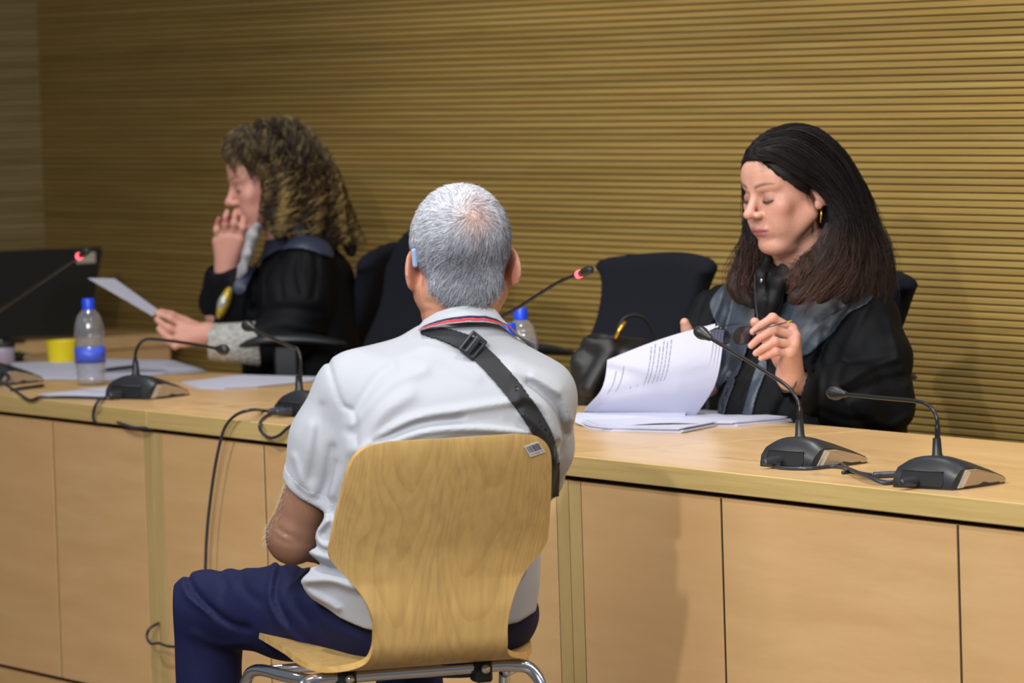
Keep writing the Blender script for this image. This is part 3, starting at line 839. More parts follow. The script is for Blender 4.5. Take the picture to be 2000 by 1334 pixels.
# ------------------------------------------------------------------ screen at the end desk
r = empty('monitor', (-4.10, .93, .742), R_(0)); tag(r, 'large black screen standing on the end desk at the left', 'monitor')
v = []
for xo, in ((.0,), (.03,)):
    for (yy, zz) in [(-.42, .012), (.255, .000), (.262, .010), (.322, .236), (.318, .246), (-.42, .256)]: v.append((xo+zz*-.06, yy, zz+.004))
n = 6
MB().raw(v, [list(range(n)), [n+i for i in range(n)][::-1]]+[[i, (i+1) % n, n+(i+1) % n, n+i] for i in range(n)]).build('screen_panel', W['screen'], r)
MB().box((.008, -.22, 0), (.13, .02, .008), .002).build('stand_foot', W['screen'], r)
MB().box((.016, .238, .207), (.022, .297, .238), .001).build('label_plate', W['grey_label'], r)

# ------------------------------------------------------------------ office chairs behind the bench
def office_chair(loc, rz, label, hz=1.03, rec=14, w=.25, arms=True, wing=.03, rnd=0.0, ax=.275):
    r = empty('office_chair', (loc[0], loc[1], .12), R_(rz)); tag(r, label, 'chair', 'black office chairs behind the bench')
    # chair faces local -y ; back shell
    S = Sdf((-.34, -.14, .44), (.34, .26, hz+.06), .0075)
    H = hz-.50
    r1 = rnd
    poly = [(-w*.66, .50), (w*.66, .50), (w*.80, .50+H*.30), (w*.86, .50+H*.60), (w*.98, .50+H*.82), (w+wing-r1*.2, hz-.045-r1), (w+wing-.008-r1*.6, hz-.012-r1*.35), (w*.8-r1, hz), (0, hz+.010), (-w*.8+r1, hz), (-w-wing+.008+r1*.6, hz-.012-r1*.35), (-w-wing+r1*.2, hz-.045-r1), (-w*.98, .50+H*.82), (-w*.86, .50+H*.60), (-w*.80, .50+H*.30)]
    d2 = S.poly2d(poly, True, 5)
    X, Y, Z = S.grid()
    t = math.tan(R_(rec))
    yc = .02+(Z-.50)*t+.05*np.exp(-((Z-.62)/.12)**2)*-1-.9*X*X*1.0
    dd = np.abs(Y-yc)*math.cos(R_(rec))-(.026-.010*np.clip((np.abs(X)-w*.6)/.15, 0, 1))
    S.d = smax(d2+.014, dd, .03).astype(np.float32)-.004
    S.mesh('backrest', W['chair'], r)
    S = Sdf((-.30, -.50, .36), (.30, .08, .54), .009)
    S.box((0, -.21, .46), (.235, .235, .038), .035, 0); S.ell((0, -.21, .51), (.17, .16, .02), .02, '-')
    S.mesh('seat_cushion', W['chair'], r)
    if arms:
        for sx in (-1, 1):
            A = MB()
            pts = [(sx*ax, .04, .685), (sx*(ax+.007), -.06, .700), (sx*(ax+.010), -.16, .700), (sx*ax, -.235, .685)]
            C = crom(pts, 5); n = len(C)
            rings = []
            for i, c in enumerate(C):
                e = math.sin(math.pi*min(max((i+.35)/(n-.3), 0), 1))**.4
                rings.append([(c[0]+.042*e*math.cos(a), c[1], c[2]+.016*e*math.sin(a)) for a in [2*math.pi*k/14 for k in range(14)]])
            o = A.loft(rings).build('armrest', W['chair_pl'], r, True)
            MB().box((sx*ax-.022, -.135, .45), (sx*ax+.022, -.075, .687), .006).build('armrest_post', W['chair_pl'], r)
            MB().box((min(sx*.2, sx*(ax+.022)), -.13, .418), (max(sx*.2, sx*(ax+.022)), -.08, .45), .005).build('armrest_bracket', W['chair_pl'], r)
    MB().lathe([(.028, .12), (.028, .30), (.04, .40), (.09, .425)], (0, -.2, 0), 20).build('column', W['chair_pl'], r, True, 40)
    MB().box((-.03, -.02, .40), (.03, .05, .62), .008).build('back_support', W['chair_pl'], r)
    for k in range(5):
        a = k*2*math.pi/5+.3
        MB().tube([(.02*math.cos(a), -.2+.02*math.sin(a), .125), (.29*math.cos(a), -.2+.29*math.sin(a), .075)], [.022, .013], 8).build('base_arm', W['chair_pl'], r, True)
        MB().lathe([(.0, -.012), (.022, -.011), (.026, -.004), (.026, .004), (.022, .011), (.0, .012)], (.29*math.cos(a), -.2+.29*math.sin(a), .027), 14, (math.sin(a), -math.cos(a), 0)).build('caster', W['mic_dark'], r, True, 40)
    return r

office_chair((-2.385, 1.12, 0), -36, 'black office chair with padded armrest, used by the curly-haired woman', .92, 14, .22, True, .02, .03, .37)
office_chair((-1.87, .97, 0), -5, 'tall dark office chair standing empty just left of the head of the man', .985, 14, .215, False, .0, .07)
office_chair((-.965, 1.05, 0), 0, 'empty black office chair with wide winged back between the man and the dark-haired woman', .92, 19, .225, True, .025, .0)
office_chair((-.135, 1.05, 0), 0, 'black office chair behind the dark-haired woman, its corner showing', .905, 14, .24, True, .03, .0)

# ------------------------------------------------------------------ handbag standing behind the papers
FB = Frame(1195, 10.55); G = FB.at
bag = FB.root('handbag'); tag(bag, 'black handbag with looped strap and gold zip behind the lifted papers', 'bag')
S = Sdf(G(1100, 860, -.12), G(1330, 590, .16), .0045)
S.box(G(1195, 775, .02), (.088, .055, .105), .03, 0, '+')
S.ell(G(1178, 670, .0), (.046, .045, .028), .03); S.ell(G(1180, 655, .0), (.036, .032, .016), .012, '-')
S.ell(G(1245, 715, .02), (.055, .05, .055), .04)
S.cone(G(1190, 690, -.04), G(1150, 760, -.05), .012, .016, .03); S.cone(G(1235, 700, -.04), G(1260, 780, -.05), .012, .014, .03)
S.d = smax(S.d, (ZT+.001-S.grid()[2]), .006).astype(np.float32)
S.noise(.002, 50, 12)
S.mesh('bag_body', W['bag'], bag)
hp = crom([G(1200, 668, -.01), G(1212, 630, .0), (G(1232, 616, .01)), G(1258, 622, .02), G(1278, 655, .03), G(1290, 700, .03), G(1296, 735, .03)], 7)
MB().loft([[p_+np.array([0, 1, 0])*.014*math.cos(a)+unit(np.cross(np.gradient(hp, axis=0)[i], [0, 1, 0]))*.0035*math.sin(a) for a in [2*math.pi*k/10 for k in range(10)]] for i, p_ in enumerate(hp)]).build('handle', W['bag'], bag, True)
MB().tube([G(1202, 662, -.045), G(1210, 645, -.045), G(1221, 628, -.04)], [.005, .0055, .004], 8).build('zip', W['gold'], bag, True)
for ch_ in bag.children: pass
# ------------------------------------------------------------------ people
W['skin'] = vcol('skin', .48, .4, .25, 260, .0006, 0, .12, .06)
W['hair'] = vcol('hair', .5, .25)
W['white_cloth'] = plain('white_polo', srgb(172, 175, 182), .85, noise=.03, nscale=500, bumps=.15, bdist=.0006, sheen=.15)
W['navy'] = plain('navy_trousers', (.0034, .0055, .040), .75, noise=.15, nscale=200, bumps=.1, spec=.3)
W['robe'] = plain('robe_black', (.0030, .0036, .0050), .68, noise=.2, nscale=150, bumps=.1, spec=.16)
W['satin'] = plain('robe_satin', (.040, .054, .076), .42, noise=.2, nscale=40, bumps=.15)
W['blouse'] = plain('black_blouse', (.008, .008, .010), .45)
W['strap'] = plain('strap_black', (.014, .015, .018), .7, bumps=.3, nscale=500)
W['buckle'] = plain('buckle', (.022, .026, .034), .38)
W['red_stripe'] = plain('stripe_red', srgb(205, 50, 62), .8)
W['navy_stripe'] = plain('stripe_navy', srgb(26, 28, 62), .8)
W['lace'] = None


def head_sdf(S, R, c, k=1.0, female=True, ears=True, earx=0.0, closed=True, nose=0.0):
    """head in its own axes: x to its left?, y ahead (face), z up, origin between the ears; R maps to working frame"""
    S.local(R, c, k)
    S.ell((0, -.012, .045), (.0755, .094, .086), 0)
    S.ell((0, .022, .035), (.066, .070, .078), .02)
    jw = .050 if female else .057
    S.ell((0, .036, -.022), (.057, .056, .072), .02)
    for sx in (1, -1):
        S.cone((sx*jw, .006, -.040), (sx*.018, .066, -.094), .021, .017, .022)
        S.ell((sx*.040, .066, -.012), (.024, .020, .022), .016)          # cheekbone
        S.ell((sx*.030, .066, -.045), (.022, .022, .030), .02)
        S.cone((sx*.046, .070, .034), (sx*.014, .087, .030), .0085, .009, .012)  # brow
    S.ell((0, .072, .055), (.050, .022, .034), .02)                      # forehead
    S.ell((0, .076, -.094), (.017, .014, .015), .018)                    # chin
    for sx in (1, -1): S.ell((sx*.031, .099, .010), (.016, .014, .0105), .012, '-')
    # nose
    S.cone((0, .088, .022), (0, .108+nose, -.016), .0075, .0092, .010)
    S.ell((0, .1125+nose, -.021), (.0105, .0105, .0095), .007)
    for sx in (1, -1):
        S.ell((sx*.0125, .1005, -.025), (.0075, .0105, .0075), .006)
        S.ell((sx*.0070, .1065, -.0315), (.0030, .0048, .0028), .003, '-')
    # eyeballs with lids
    for sx in (1, -1):
        S.ell((sx*.031, .0780, .009), (.0150, .0140, .0125), .003)
        if closed:
            S.chain([(sx*.0190, .0865, .0035), (sx*.027, .0915, .0005), (sx*.036, .0905, .0005), (sx*.0445, .0835, .0040)], .0014, .002, '+')
            S.chain([(sx*.0190, .0870, .0190), (sx*.030, .0915, .0205), (sx*.0425, .0840, .0175)], .0012, .002, '-')
    # mouth
    S.ell((0, .083, -.060), (.028, .016, .020), .010)
    S.ell((0, .0945, -.0565), (.023, .0070, .0044), .004)
    S.ell((0, .0940, -.0660), (.020, .0070, .0050), .004)
    S.chain([(-.026, .0880, -.0610), (-.013, .0985, -.0605), (0, .1012, -.0612), (.013, .0985, -.0605), (.026, .0880, -.0610)], .0012, .002, '-')
    S.ell((0, .100, -.0765), (.016, .006, .004), .006, '-')
    S.cone((0, .112, -.043), (0, .107, -.049), .0018, .0018, .003, '-')
    if ears:
        for sx in (1, -1):
            q = rotz(sx*.55) @ rotx(-.18)
            S.ell((sx*(.081+earx), -.012, .002-earx), (.0065, .0185+earx, .0310+earx), .006, '+', q)
            S.ell((sx*.080, .0, -.022), (.006, .010, .012), .006)
            S.ell((sx*.087, -.004, .004), (.0050, .0095, .0170), .004, '-', q)
    S.local()

def head_col(R, c, k, base, lip, blush=None, brow=None, lid=None, under=None, stubble=None):
    base = np.array(base)
    def f(v):
        p = ((v-np.array(c)) @ np.linalg.inv(R).T)/k
        x, y, z = p[:, 0], p[:, 1], p[:, 2]
        col = np.tile(base, (len(v), 1))
        face = np.exp(-((z-.0)/.12)**4)*(y > .02)*(np.abs(p) < .15).all(1)
        if blush is not None:
            for sx in (1, -1):
                w = np.exp(-(((x-sx*.050)/.026)**2+((y-.052)/.036)**2+((z+.020)/.024)**2)); col = mixc(col, blush, w*.38)
            w = np.exp(-((x/.012)**2+((y-.113)/.014)**2+((z+.021)/.012)**2)); col = mixc(col, blush, w*.35)
        if lid is not None:
            for sx in (1, -1):
                w = np.exp(-(((x-sx*.031)/.018)**2+((z-.012)/.0105)**2))*(y > .06); col = mixc(col, lid, w*.75)
                w = np.exp(-(((x-sx*.031)/.0145)**4+((z-.0010-.12*np.abs(x-sx*.031))/.0026)**2))*(y > .07); col = mixc(col, np.array(lid)*.05, w*1.0)
        w = (np.exp(-((x/.0235)**4+((z+.0610)/.0078)**4)))*(y > .084); col = mixc(col, lip, np.clip(w*1.6, 0, 1)*.85)
        w = np.exp(-((x/.024)**6+((z+.0610)/.0016)**2))*(y > .084); col = mixc(col, np.array(lip)*.35, w*.8)
        if brow is not None:
            for sx in (1, -1):
                xx = sx*x; zc = .0335+.006*np.sin(np.clip((xx-.012)/.04, 0, 1)*2.2); th = np.interp(xx, [.010, .014, .03, .052], [0.0005, .0035, .0030, .0008])
                w = 1/(1+np.exp(np.clip(-(th-np.abs(z-zc))/.0007, -30, 30)))*(xx > .010)*(xx < .053)*(y > .05); col = mixc(col, brow, w*.8)
        return col
    return f

def hand_sdf(S, wrist, fdir, pnorm, k=1.0, curls=None, spread=(.10, .03, -.04, -.12), thumb=None, mirror=1, fr=1.0):
    """fdir along the hand, pnorm out of the palm; mirror=+1 puts the thumb on fdir x pnorm side"""
    y = unit(fdir); z = unit(np.array(pnorm)-np.dot(pnorm, y)*y); x = np.cross(y, z)*mirror
    def P(a, b, c): return np.array(wrist)+(x*a+y*b+z*c)*k
    S.local()
    rr = lambda a: a*k*fr
    S.cone(P(0, -.02, 0), P(0, .02, 0), rr(.0235), rr(.0245), .01)
    for a, a2 in ((.022, .028), (.010, .010), (-.006, -.009), (-.018, -.027)):
        S.cone(P(a*.7, .012, .0), P(a2, .084, 0), rr(.0150), rr(.0120), .014)
    S.cone(P(.018, .018, .008), P(.030, .050, .012), rr(.015), rr(.014), .014)     # thumb mount
    S.cone(P(-.018, .020, .006), P(-.024, .060, .006), rr(.013), rr(.012), .012)
    base = [(.0275, .086), (.0095, .090), (-.0095, .087), (-.0265, .079)]
    lens = [(.040, .026, .020), (.044, .029, .021), (.041, .027, .020), (.033, .020, .018)]
    rad = [.0088, .0090, .0086, .0076]
    tips = []
    curls = curls or [(.3, .5, .3)]*4
    for i in range(4):
        p = P(base[i][0], base[i][1], 0); a = 0.0
        d0 = unit(y+x*spread[i]); pr = rr(rad[i])
        pts = [p-d0*.012*k, p]; rads = [pr*1.08, pr*1.08]
        for j, L in enumerate(lens[i]):
            a += curls[i][j]; d = d0*math.cos(a)+z*math.sin(a)
            p = p+d*L*k; pts.append(p); rads.append(pr*(1.02, .95, .82)[j])
        S.chain(pts, rads, .0022); tips.append((p, d))
        for q in pts[1:3]: S.ell(q, (pr*1.10,)*3, .004)
    if thumb is None: thumb = [(.030, .028, .010), (.052, .055, .022), (.060, .085, .030), (.056, .108, .034)]
    T = [P(*t) for t in thumb]
    S.chain(T, [rr(.0135), rr(.0115), rr(.0102), rr(.0082)], .004)
    tips.append((T[-1], unit(T[-1]-T[-2])))
    return tips

def nails(tips, normals, mat, parent, k=1.0):
    pass

# ================================================================== the seated man
FM = Frame(870, 8.30)
man = FM.root('person')
tag(man, 'grey-haired person in white polo shirt and navy trousers seated with back to us', 'person')
A = FM.at
SK_M = np.array(srgb(184, 138, 114))
yawm = R_(12)
HC = A(900, 524, .045); HR = rotz(R_(8)) @ rotx(R_(-4)); HK = 1.045
B = Sdf((-.36, -.20, .36), (.27, .52, 1.36), .004)
head_sdf(B, HR, HC, HK, female=False, earx=.0025)
B.cone(A(896, 575, .025), A(893, 650, .030), .061, .054, .03)
B.cone(A(905, 575, .07), A(900, 650, .06), .052, .056, .03)
# torso under the shirt
tor = [(A(870, 1230)[2], A(850, 1230)[0], .06, .165, .12, yawm), (A(870, 1100)[2], A(858, 1100)[0], .03, .155, .11, yawm), (A(870, 900)[2], A(872, 900)[0], .01, .150, .10, yawm), (A(870, 770)[2], A(882, 770)[0], .01, .165, .08, yawm), (A(870, 715)[2], A(888, 700)[0], .025, .11, .055, yawm), (A(870, 670)[2], A(895, 650)[0], .035, .05, .045, yawm)]
FBODY = 1
B.loft(tor, .015)
shL, elL = A(684, 770, -.01), A(572, 1046, .05)
shR, elR = A(1050, 800, .06), A(1005, 1000, .22)
haL, haR = A(735, 1075, .26), A(760, 1085, .33)
B.chain([shL, (shL+elL)/2, elL], [.052, .047, .041], .02)
B.ell(elL+np.array([.0, -.006, -.006]), (.040, .040, .042), .02)
B.chain([elL, (elL*.55+haL*.45), haL], [.041, .040, .026], .015)
B.chain([shR, (shR+elR)/2, elR], [.050, .044, .040], .02)
B.chain([elR, (elR+haR)/2, haR], [.040, .038, .026], .015)
hand_sdf(B, haL, unit(haR-haL+np.array([0, .04, .0])), (0, .2, -1), 1.02, [(.3, .5, .3)]*4, mirror=1)
hand_sdf(B, haR, unit(haL-haR+np.array([.02, .10, .0])), (0, .2, -1), 1.02, [(.3, .5, .3)]*4, mirror=-1)
# legs
hpL, knL, anL = A(735, 1215, .06), A(402, 1186, .30), A(400, 1690, .34)
hpR, knR, anR = A(915, 1215, .08), A(800, 1186, .46), A(800, 1640, .50)
for n_, y_ in (('c', 575), ('d', 640)): pass
def mcol(v):
    col = np.tile(SK_M, (len(v), 1))
    p = ((v-HC) @ HR)/HK
    # reddened ears and neck creases
    for sx in (1, -1):
        w = np.exp(-(((p[:, 0]-sx*.083)/.014)**2+((p[:, 1]+.01)/.03)**2+((p[:, 2])/.04)**2)); col = mixc(col, srgb(196, 112, 92), w*.75)
    w = np.exp(-((v[:, 2]-A(880, 620)[2])/.05)**2)*(v[:, 2] > A(870, 690)[2]); col = mixc(col, srgb(192, 128, 98), w*.5)
    d = np.linalg.norm(v-elL, axis=1); col = mixc(col, srgb(118, 84, 66), np.exp(-(d/.14)**2)*.95)  # skin darkened round the elbow: shade of the underside put into the colour
    return col
B.fold([A(835, 590), A(880, 600), A(930, 598)], .004, -.0022, None, .06)
B.fold([A(820, 612), A(850, 606), A(884, 610)], .004, -.0018, None, .06)
B.fold([A(545, 1035), A(560, 1044), A(588, 1056)], .004, -.0030, None, .06)
B.fold([A(538, 1050), A(560, 1060), A(600, 1064)], .004, -.0020, None, .06)
B.mesh('body', W['skin'], man, mcol)
BH = B

# shirt
S = Sdf((-.36, -.22, .42), (.28, .42, 1.12), .0042)
def lv(py, cx, cy, a, b, yw=yawm): q = A(cx, py, cy); return (q[2], q[0], cy, a, b, yw)
S.loft([lv(1225, 845, .045, .170, .150), lv(1150, 842, .035, .184, .148), lv(1060, 848, .02, .186, .138), lv(960, 862, .005, .189, .132), lv(860, 876, -.005, .196, .128), lv(780, 882, -.002, .192, .118), lv(730, 886, .005, .168, .098), lv(690, 890, .012, .118, .078), lv(660, 896, .020, .080, .078), lv(630, 900, .022, .064, .068)], .02, 2.25)
S.ell(A(640, 1120, .05), (.050, .08, .055), .04); S.ell(A(668, 1045, .02), (.045, .06, .07), .04); S.ell(A(706, 756, .0), (.056, .062, .042), .04); S.ell(A(1046, 762, .045), (.055, .065, .045), .04)
S.cone(A(810, 700, .0), A(702, 750, -.005), .038, .048, .05)
S.cone(A(975, 695, .03), A(1050, 765, .04), .034, .046, .05)
slp = [A(684, 775, -.01), A(640, 860, .012), A(616, 950, .03)]
S.chain(slp, [.064, .0615, .0600], .025)
srp = [A(1051, 800, .055), A(1053, 875, .10), A(1046, 930, .15)]
S.chain(srp, [.062, .056, .052], .025)
# cut neck, hem and sleeve mouths
X, Y, Z = S.grid()
ax = unit(A(592, 985, .04)-A(680, 822, .0)); pc = A(603, 958, .032)
sl = (X-pc[0])*ax[0]+(Y-pc[1])*ax[1]+(Z-pc[2])*ax[2]
# sleeve end: only near the arm
near = np.sqrt((X-pc[0])**2+(Y-pc[1])**2+(Z-pc[2])**2)
u_ = unit(elL-shL)
dA = np.linalg.norm(np.cross(np.stack(np.broadcast_arrays(X, Y, Z), -1)-shL, u_), axis=-1)
left_of = A(655, 985, 0)[0]
mask = np.where((X < left_of+.004) & (dA < .085), sl, -1.0)
S.d = smax(S.d, np.maximum(mask, -1).astype(np.float32), .003)
# folds on the back (lines measured on the picture)
yb = .10
F = [([(640, 700), (668, 780), (694, 800), (700, 860)], 5, -.0022), ([(700, 870), (745, 800), (800, 760)], 16, .0045), ([(706, 868), (800, 810), (900, 790), (1010, 775)], 9, .0050),
     ([(740, 862), (830, 832), (930, 826), (1030, 838)], 8, .0050), ([(735, 850), (820, 815), (900, 806)], 7, -.0040), ([(820, 858), (920, 842), (1040, 846)], 5, -.0035),
     ([(690, 820), (760, 745), (830, 715)], 12, .0035), ([(700, 790), (735, 735), (770, 710)], 9, -.0025),
     ([(1010, 760), (1060, 790), (1090, 850)], 9, .0050), ([(1030, 745), (1082, 790), (1105, 850)], 8, -.0040), ([(1020, 800), (1062, 840), (1085, 900)], 8, .0045), ([(1040, 730), (1095, 770), (1114, 820)], 7, .0035),
     ([(1000, 720), (1050, 735), (1090, 760)], 10, .0030), ([(820, 690), (880, 700), (930, 730)], 14, .0020),
     ([(660, 900), (640, 960), (650, 1000)], 6, -.0040), ([(680, 850), (668, 910), (650, 960)], 8, .0055), ([(650, 870), (640, 920), (628, 965)], 7, -.0050), ([(610, 830), (600, 890), (585, 940)], 9, .0045), ([(630, 790), (622, 860), (612, 930)], 7, -.0038), ([(575, 890), (590, 930), (612, 958)], 6, .0040),
     ([(585, 1085), (640, 1105), (700, 1112)], 7, -.0070), ([(590, 1070), (640, 1082), (690, 1085)], 9, .0060), ([(600, 1130), (650, 1125), (700, 1135)], 10, .0070), ([(640, 1010), (620, 1040), (640, 1060), (690, 1040)], 8, .0060), ([(575, 1105), (600, 1150), (660, 1180)], 8, .0040),
     ([(568, 935), (600, 968), (640, 976)], 3, -.0022)]
for pts, w, a in F:
    sl_k = .55 if max(q[0] for q in pts) < 700 and min(q[1] for q in pts) < 975 else 1.0
    S.fold([A(px, py, 0) for px, py in pts], w*(1.3 if sl_k < 1 else 1)/FM.s, a*2.1*sl_k, None, yb)
S.noise(.0010, 60, 3); S.noise(.0012, 26, 5)
SH = S.copy()
S.cone(A(895, 560, .03), A(893, 648, .032), .050, .050, .006, '-')
# hem surface
hem = [A(px, py, 0) for px, py in [(560, 1095), (580, 1140), (610, 1172), (660, 1200), (716, 1218), (860, 1226), (1010, 1212), (1040, 1200)]]
hz = np.interp(X, [h[0] for h in hem], [h[2] for h in hem])
S.d = smax(S.d, (hz-Z-.0*Y).astype(np.float32), .004)
S.mesh('polo_shirt', W['white_cloth'], man)
# sleeve band
Q = SH.copy()
band = np.where((X < left_of+.03) & (dA < .085), np.abs(sl+.012)-.0115, 1.0)
Q.d = smax(SH.d-.0012, band.astype(np.float32), .002); Q.d = smax(Q.d, -(SH.d+.006), .001)
Q.mesh('sleeve_band', W['white_cloth'], man)
# collar: follows neck and shoulders, stands off a little at its lower edge
K = Sdf(A(790, 720, -.14), A(1030, 575, .17)+np.array([.01, 0, 0]), .0013)
kx, ky, kz = K.grid()
NK = SH.copy(); NK.cone(A(896, 560, .022), A(893, 680, .014), .064, .068, .022)
K.d = NK.sample(np.stack(np.broadcast_arrays(kx, ky, kz), -1).reshape(-1, 3)).reshape(tuple(K.n)).astype(np.float32)
up_line = [(806, 652), (816, 640), (828, 625), (852, 610), (881, 600), (914, 595), (948, 597), (969, 607), (981, 622), (1012, 640)]
lo_line = [(806, 654), (812, 648), (840, 639), (871, 632), (914, 628), (948, 629), (979, 635), (1005, 645), (1012, 648)]
zu = np.interp(kx, [A(a, b, -.04)[0] for a, b in up_line], [A(a, b, -.04)[2] for a, b in up_line])
zl = np.interp(kx, [A(a, b, -.04)[0] for a, b in lo_line], [A(a, b, -.04)[2] for a, b in lo_line])
drop = np.clip((ky+.01)/.10, 0, 1)*.05
tt = np.clip((zu-drop-kz)/np.maximum(zu-zl, .004), -.2, 1.3)
off = .004+.007*np.clip(tt, 0, 1)
dc = np.abs(K.d-off)-.0022
dc = smax(dc, kz-(zu-drop), .002); dc = smax(dc, (zl-drop)-kz, .002); dc = smax(dc, ky-.10, .002); dc = smax(dc, A(816, 650, -.03)[0]-kx, .002)
Kd = K.d.copy(); K.d = dc.astype(np.float32); K.mesh('collar', W['white_cloth'], man)
for nm, a, b, mt in (('stripe', .60, .75, 'navy_stripe'), ('stripe', .75, .90, 'red_stripe')):
    Q = K.copy(); st = (np.abs(tt-(a+b)/2)-(b-a)/2)*np.maximum(zu-zl, .004)
    dd = np.abs(Kd-off-.0020)-.0013
    Q.d = smax(smax(smax(dd, st, .0004), dc-.0012, .0005), ky-.10, .001).astype(np.float32)
    o = Q.mesh(nm, W[mt], man, None, True); tag(o, 'red collar stripe' if mt[0] == 'r' else 'navy collar stripe')
# strap across the back
cl = [(820, 650), (840, 651), (864, 653), (890, 661), (921, 676), (962, 713), (1004, 761), (1040, 812), (1066, 860), (1082, 915), (1086, 990)]
w_ = [3, 8, 13, 16, 18, 18, 18.5, 18.5, 17, 14, 12]
C = crom([A(a, b, -.05) for a, b in cl], 5); wl_ = np.interp(np.linspace(0, 1, len(C)), np.linspace(0, 1, len(w_)), w_)/FM.s
def shell(src, off, th, d2, name, mat, parent, ylim=None, k=.001):
    Q = src.copy(); Q.d = smax(np.abs(src.d-off)-th, d2, k)
    if ylim is not None:
        Yg = Q.grid()[1]; Q.d = smax(Q.d, Yg-ylim, .002)
    Q.d = Q.d.astype(np.float32)
    return Q.mesh(name, mat, parent)
ed1, ed2 = [], []
for i in range(len(C)):
    t = unit((C[min(i+1, len(C)-1)]-C[max(i-1, 0)])[[0, 2]]); nn = np.array([-t[1], t[0]])
    ed1.append(C[i][[0, 2]]+nn*wl_[i]); ed2.append(C[i][[0, 2]]-nn*wl_[i])
S2 = Sdf(A(800, 1020, -.2), A(1150, 610, .2), .0026)
S2.d = SH.sample(np.stack(np.broadcast_arrays(*S2.grid()), -1).reshape(-1, 3)).reshape(tuple(S2.n)).astype(np.float32)
ps = S2.poly2d(ed1+ed2[::-1], True, 0)
Q = S2.copy(); Q.d = smax(np.abs(S2.d-.0035)-.0016, ps, .001); Q.d = smax(Q.d, S2.grid()[1]-.16, .002).astype(np.float32)
bagstrap = Q.mesh('bag_strap', W['strap'], None)
bagstrap.location = man.location; bagstrap.rotation_euler = man.rotation_euler
tag(bagstrap, 'black webbing shoulder strap running diagonally over the back of the white polo', 'strap')
bc = A(921, 675, -.05); px_ = np.array([[bc[0], bc[1], bc[2]]])
# buckle on the strap
ys = np.linspace(-.2, .05, 120); dd = SH.sample(np.c_[np.full(120, bc[0]), ys, np.full(120, bc[2])]); ysf = ys[np.argmin(np.abs(dd))]
nb = SH.normal(np.array([[bc[0], ysf, bc[2]]]))[0]
tv = unit(A(965, 718, ysf)-A(884, 652, ysf)); tv = unit(tv-nb*(tv @ nb)); sv = np.cross(nb, tv)
Kb = Sdf(np.array([bc[0], ysf, bc[2]])-.035, np.array([bc[0], ysf, bc[2]])+.035, .0011)
Rb = np.stack([tv, sv, nb], 1); cb = np.array([bc[0], ysf, bc[2]])+nb*.009
Kb.box(cb, (.0165, .0215, .0032), .003, 0, '+', Rb)
Kb.box(cb+tv*.0085, (.0028, .0150, .009), .001, .001, '-', Rb); Kb.box(cb-tv*.0085, (.0028, .0150, .009), .001, .001, '-', Rb)
Kb.box(cb+nb*.002, (.0050, .0165, .0030), .002, .001, '+', Rb)
o = Kb.mesh('buckle', W['buckle'], bagstrap); tag(o, 'plastic slider buckle')

# trousers
T = Sdf((-.50, -.13, .02), (.20, .66, .72), .0055)
T.ell(A(850, 1205, .07), (.182, .150, .105), 0, '+', rotz(yawm)); 
T.chain([hpL, (hpL+knL)/2+np.array([0, 0, .004]), knL], [.086, .078, .066], .03)
T.chain([knL+np.array([0, .0, -.004]), knL*.6+anL*.4, A(405, 1600, .33)], [.066, .063, .062], .02)
T.chain([hpR, (hpR+knR)/2, knR], [.086, .076, .066], .03)
T.chain([knR, knR*.6+anR*.4, A(800, 1560, .49)], [.064, .060, .060], .02)
for pts, w, a in [([(345, 1160), (380, 1200), (440, 1240), (480, 1245)], 7, -.009), ([(342, 1150), (350, 1190), (400, 1225)], 6, .006), ([(530, 1120), (522, 1180), (545, 1230), (600, 1275)], 6, .006), ([(545, 1120), (535, 1175), (560, 1225)], 6, -.005), ([(585, 1130), (570, 1180), (600, 1220)], 9, -.006), ([(400, 1135), (430, 1165), (425, 1195)], 8, -.004), ([(450, 1130), (470, 1170), (500, 1190)], 9, -.004), ([(365, 1270), (420, 1290), (470, 1280)], 9, .004), ([(600, 1180), (640, 1220), (700, 1240)], 10, .004)]:
    T.fold([A(px, py, 0) for px, py in pts], w/FM.s, a, None, .42)
T.noise(.0016, 35, 9)
T.mesh('trousers', W['navy'], man)
# shoes
for kx_, an in (('l', A(405, 1600, .33)), ('r', A(800, 1560, .49))):
    H = Sdf((an[0]-.08, an[1]-.10, -.01), (an[0]+.08, an[1]+.26, .14), .006)
    H.chain([(an[0], an[1]-.02, .045), (an[0]-.01, an[1]+.09, .045), (an[0]-.015, an[1]+.18, .034)], [.045, .045, .034], .02)
    H.cone((an[0], an[1], .05), (an[0], an[1], .11), .040, .040, .02)
    H.plane((0, 0, .002), (0, 0, -1), .004)
    o = H.mesh('shoe', W['bag'], man)
